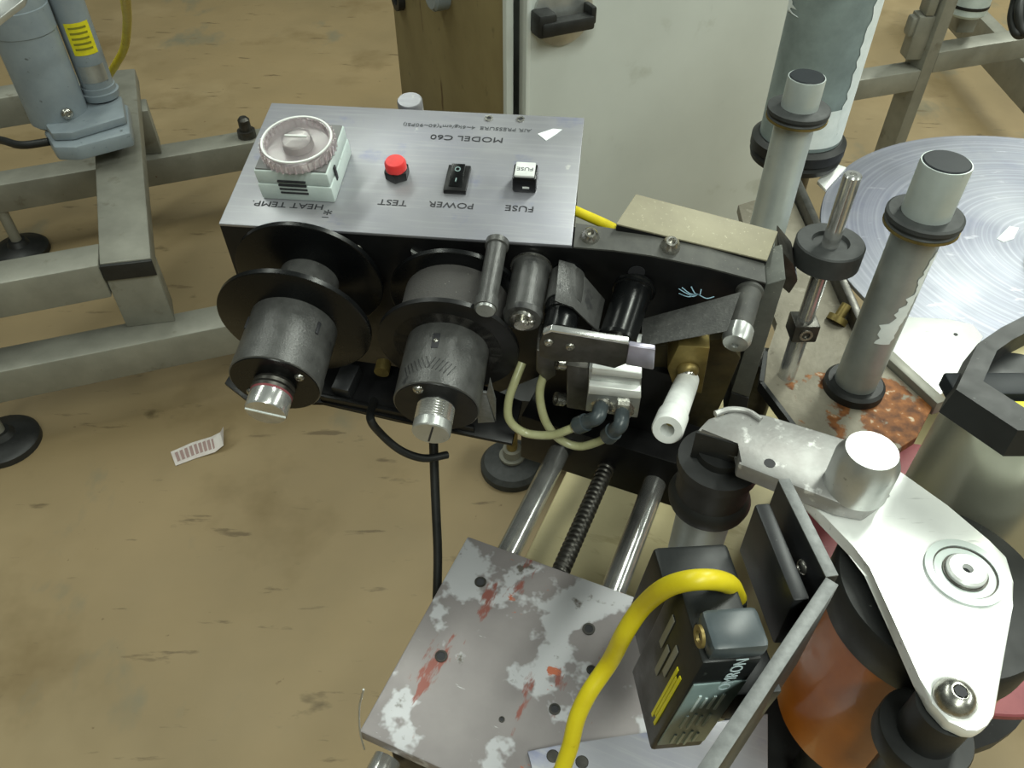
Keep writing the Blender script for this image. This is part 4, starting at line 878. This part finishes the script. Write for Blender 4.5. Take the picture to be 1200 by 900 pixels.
# ================================================================ ARM PLATE, DRIVE ROLLER
ZA = H - .30
ac = PZ(1130, 672, ZA); afm = Frame(ac)
def ap(px, py, z=0): return afm.on(px, py, 2, z)
t = thing('arm_plate', 'bright bare aluminium arm plate with bearing ring at lower right', 'plate', afm)
pp = [ap(*p) for p in ((905, 545), (925, 500), (990, 514), (1058, 555), (1110, 592), (1160, 634), (1180, 652), (1189, 682), (1187, 710), (1166, 838), (1158, 850), (1146, 857), (1134, 856), (1112, 846), (1092, 824), (1078, 795), (1048, 728), (1022, 664), (1000, 640), (965, 604))]
part('plate', MB().prism(pp, (0, 0, -.007), .0012), M['plate'], t)
br = afm.rad((0, 0, 0), 45)
bg = part('bearing', MB().ring((0, 0, 0), Z, -.001, .0016, br * .80, br, 56).ring((0, 0, 0), Z, -.001, .0006, br * .50, br * .82, 56), M['tubegrey'], t, 'round silver bearing ring')
part('shadow_gap', MB().ring((0, 0, 0), Z, .0005, .0008, br * .76, br * .80, 56), M['darksteel'], bg)
part('shaft_end', MB().lathe((0, 0, 0), Z, [(0, br * .50), (.003, br * .50), (.004, br * .44), (.004, br * .14), (.001, br * .12), (.001, 0)], 44), M['plate'], bg)
part('shaft_groove', MB().ring((0, 0, 0), Z, .0006, .0014, br * .50, br * .56, 44), M['darksteel'], bg)
part('centre_hole', MB().lathe((0, 0, .0011), Z, [(0, br * .115), (.0003, br * .115)], 16), M['ink'], bg)
c = ap(1118, 819); sr_ = afm.rad(c, 24)
sbn = part('button_screw', MB().lathe(c, Z, [(0, sr_), (.002, sr_), (.005, sr_ * .75), (.0065, sr_ * .45), (.0065, sr_ * .36), (.004, sr_ * .33), (.004, 0)], 40), M['screw'], t)
part('hex_socket', MB().lathe(c + (0, 0, .0062), Z, [(0, sr_ * .32), (.0004, sr_ * .32)], 6), M['ink'], sbn)
# clamp arm on top with knob
cz = .010
ca_ = [ap(*p, cz) for p in ((817, 504), (830, 490), (862, 480), (900, 486), (985, 512), (1040, 545), (1040, 580), (1018, 596), (985, 590), (865, 543), (869, 518))]
t2_ = thing('cast_clamp', 'worn cast clamp arm with small hole left of the silver knob', 'arm', afm)
part('arm', MB().prism(ca_, (0, 0, -.010), .0015), M['cast'], t2_)
part('arm_jaw', MB().prism([ap(*p, cz - .0012) for p in ((815, 506.5), (832, 494), (875, 494), (870, 522), (867, 522))], (0, 0, -.021), .0008), M['rubber'], t2_)
part('arm_ridge', MB().tube([ap(*p, cz + .0005) for p in ((838, 485), (855, 480), (875, 482), (892, 492))], .0016, 10), M['cast'], t2_)
c = ap(902, 543, cz); part('pin_hole', MB().lathe(c + (0, 0, -.0003), Z, [(0, .0026), (.0006, .0026)], 18), M['ink'], t2_)
part('spring_wire', MB().tube([ap(*p, .002) for p in ((905, 552), (945, 564), (985, 574), (1000, 588), (1022, 592), (1040, 580))], .0012, 8), M['chrome'], t2_)
kc_ = ap(1002, 570, cz - .001); kh = .030; krr = afm.rad(kc_, 36)
for z in np.linspace(.01, .06, 200):
    if afm.proj(kc_ + (0, 0, z))[1] <= 528: kh = z; break
part('clamp_knob', MB().lathe(kc_, Z, [(0, krr), (kh * .72, krr), (kh, krr * .80), (kh, 0)], 56), M['alu'], t2_, 'silver chamfered clamp knob')
# post under the clamp end
pc = ap(848, 520, 0)
pfm = Frame((afm.world(pc)[0], afm.world(pc)[1], ZT))
hp_ = ZA - ZT
t = thing('clamp_post', 'dark vertical post with black collar under the clamp arm end', 'post', pfm)
part('tube', MB().lathe((0, 0, 0), Z, [(0, .0145), (hp_ - .045, .0145)], 36), M['postskin'], t)
part('collar', MB().lathe((0, 0, hp_ - .045), Z, [(0, .0165), (0, .0205), (.004, .0215), (.008, .020), (.010, .0185), (.026, .0185), (.028, .0205), (.034, .0205), (.036, .012), (.0405, .012)], 40), M['rubber'], t)
# drive roller
dz = -.010
dfm = Frame(afm.o * (1, 1, 0) + (-.004, .002, 0)); dtop = ZA - .012
RR = .0435
t = thing('drive_roller', 'amber urethane roller with black rim below the arm plate', 'roller', dfm)
part('knurled_rim', MB().lathe((0, 0, dtop), Z, [(-.024, RR * 1.0), (-.022, RR * 1.03), (-.002, RR * 1.03), (0, RR * 1.0), (0, 0)], 72), M['rubber'], t)
part('urethane_sleeve', MB().lathe((0, 0, dtop - .024), Z, [(-.098, RR), (0, RR)], 72), M['amber'], t)
dg_ = ground(*dfm.o[:2])
part('axle', MB().lathe((0, 0, dg_), Z, [(0, .012), (dtop - .122 - dg_, .012)], 24), M['darksteel'], t)
part('axle_neck', MB().lathe((0, 0, dtop), Z, [(0, .014), (.012 - .007, .014)], 24), M['darksteel'], t)
part('axle_foot', MB().lathe((0, 0, dg_), Z, [(0, .04), (.012, .06), (.016, .02), (.016, 0)], 32), M['rubber'], t)
# flanged spacer under the button screw
c = afm.world(ap(1118, 819)); sfm = Frame((c[0], c[1], ZA - .007))
t = thing('flanged_spacer', 'black flanged spacer below the button screw at bottom right', 'spacer', sfm)
part('neck', MB().lathe((0, 0, 0), -Z, [(0, .0115), (.022, .0115)], 36), M['rubber'], t)
part('flange', MB().lathe((0, 0, -.022), -Z, [(0, .018), (.001, .0185), (.010, .0185), (.011, .018), (.011, 0)], 48), M['rubber'], t)
part('stem', MB().lathe((0, 0, -.033), -Z, [(0, .008), (.05, .008)], 20), M['darksteel'], t)

# ================================================================ SENSOR ON ITS ANGLE BRACKET
ZS = H - .235
v1, v2, v3 = PZ(912, 562, ZS), PZ(968, 676, ZS), PZ(800, 925, ZS)
sfm2 = Frame((v2[0], v2[1], ZS - .06))
t = thing('sensor_bracket', 'black angle bracket with bright cut edges beside the sensor', 'bracket', sfm2)
def vplate(a, b, th, h, side):
    d = nrm(b - a); n__ = np.array([-d[1], d[0], 0]) * th * side
    return [sfm2.loc(p) for p in (a, b, b + n__, a + n__)], (0, 0, -h)
def side_of(a, b):  # thicken away from the sensor
    d = nrm(b - a); n__ = np.array([-d[1], d[0], 0]); return 1 if n__[0] > 0 else -1
for nm, a, b in (('upper_leaf', v1, v2), ('lower_leaf', v2, v3)):
    p_, h_ = vplate(a, b, .0045, .055, side_of(a, b)); lf = part(nm, MB().prism([q_ - (0, 0, .0006) for q_ in p_], h_, .0003), M['slate'], t)
    part('cut_edge', MB().prism(p_, (0, 0, -.0007), .0002), M['edge'], lf)
# ribbed clamp bar on the upper leaf
b0_, b1_ = PZ(884, 590, ZS - .004), PZ(930, 704, ZS - .004)
p_ = [sfm2.loc(q_) for q_ in (b0_, b1_, b1_ + nrm((b1_ - b0_)[[1, 0, 2]] * (-1, 1, 0)) * .006, b0_ + nrm((b1_ - b0_)[[1, 0, 2]] * (-1, 1, 0)) * .006)]
part('clamp_bar', MB().prism(p_, (0, 0, -.03), .0012), M['slate'], t)
lk = nrm(v2 - v1); nin = -np.array([-lk[1], lk[0], 0]) * side_of(v1, v2)
for s_, dz_ in ((.72, .012), (.72, .030), (.25, .02)):
    screw(t, sfm2, sfm2.loc(v1 + (v2 - v1) * s_ - (0, 0, dz_)), nin, .0028, .0015)
# sensor
ZO = H - .298
so = PZ(762, 880, ZO)
e3 = nrm((.991, .13, 0)); sn = Frame(so, nrm((.991, .13, -.10)), (-.13, .991, .03))
SW, SD, SH = .0193, .030, .074
t = thing('photo_sensor', 'black box photo sensor with grey label and yellow cable', 'sensor', sn)
part('body', MB().box((SW / 2, SD / 2, SH * .47), (SW, SD, SH * .94), .0012), M['sensor'], t)
hd = part('head_block', MB().box((SW / 2 + .001, SD * .24, SH - .001), (SW * .96, SD * .46, .008), .0022), M['fitting'], t, 'grey glossy raised head')
part('adjuster', MB().ring((-.0002, SD * .2, SH + .001), -X, 0, .001, .0018, .0035, 20), M['brass'], t)
lbp = part('label', MB().box((SW * .5, -.0003, SH * .42), (SW * .9, .0006, SH * .66), .0001), M['sensorlabel'], t, 'grey printed data label')
text(t, 'OMRON', (SW * .62, -.0007, SH * .83), (0, 0, 1), (-1, 0, 0), .0058, M['printwhite'], sx=1.0)
for i, (u_, w_) in enumerate(((.28, .5), (.42, .36), (.56, .52), (.70, .30))):
    for k in range(3):
        part('printed_line', MB().box((SW * u_, -.0008, SH * (.16 + .2 * k)), (.0009, .0004, SH * (.10 + .03 * ((i + k) % 3)))), M['printmid'], lbp)
for k in range(3):
    part('yellow_print', MB().box((-.0003, SD * (.16 + .05 * k), SH * .42), (.0004, .0012, SH * (.5 - .1 * (k % 2)))), M['label'], t)
for k, (y_, z_) in enumerate(((.42, .6), (.55, .5), (.7, .66))):
    part('scuff_mark', MB().box((-.0003, SD * y_, SH * z_), (.0004, .0025, SH * .25), .0001), M['frame'], t)
part('back_body', MB().box((SW * .95, SD + .012, SH * .33), (SW * 1.5, .026, SH * .62), .002), M['sensor'], t)
part('mount_foot', MB().box((SW + .008, SD * .5, SH * .45), (.016, .030, .02), .001), M['slate'], t)
part('fixing_screw', MB().lathe((SW * .45, .010, 0), -Z, [(0, .002)] + [(.0012 * k, .002 if k % 2 else .0023) for k in range(1, 12)], 16), M['screw'], t)
yc = [PD(864, 700, .285), PD(853, 684, .260), PD(822, 679, .250), PD(784, 687, .258), PD(754, 710, .275), PD(732, 742, .285), PD(715, 775, .30), PD(690, 812, .303), PD(676, 842, .306), PD(668, 875, .31), PD(656, 910, .315), PD(645, 950, .32)]
cable('sensor_cable', yc, .0033, 'yellow', 'thick yellow cable arching out of the photo sensor', seg=16)
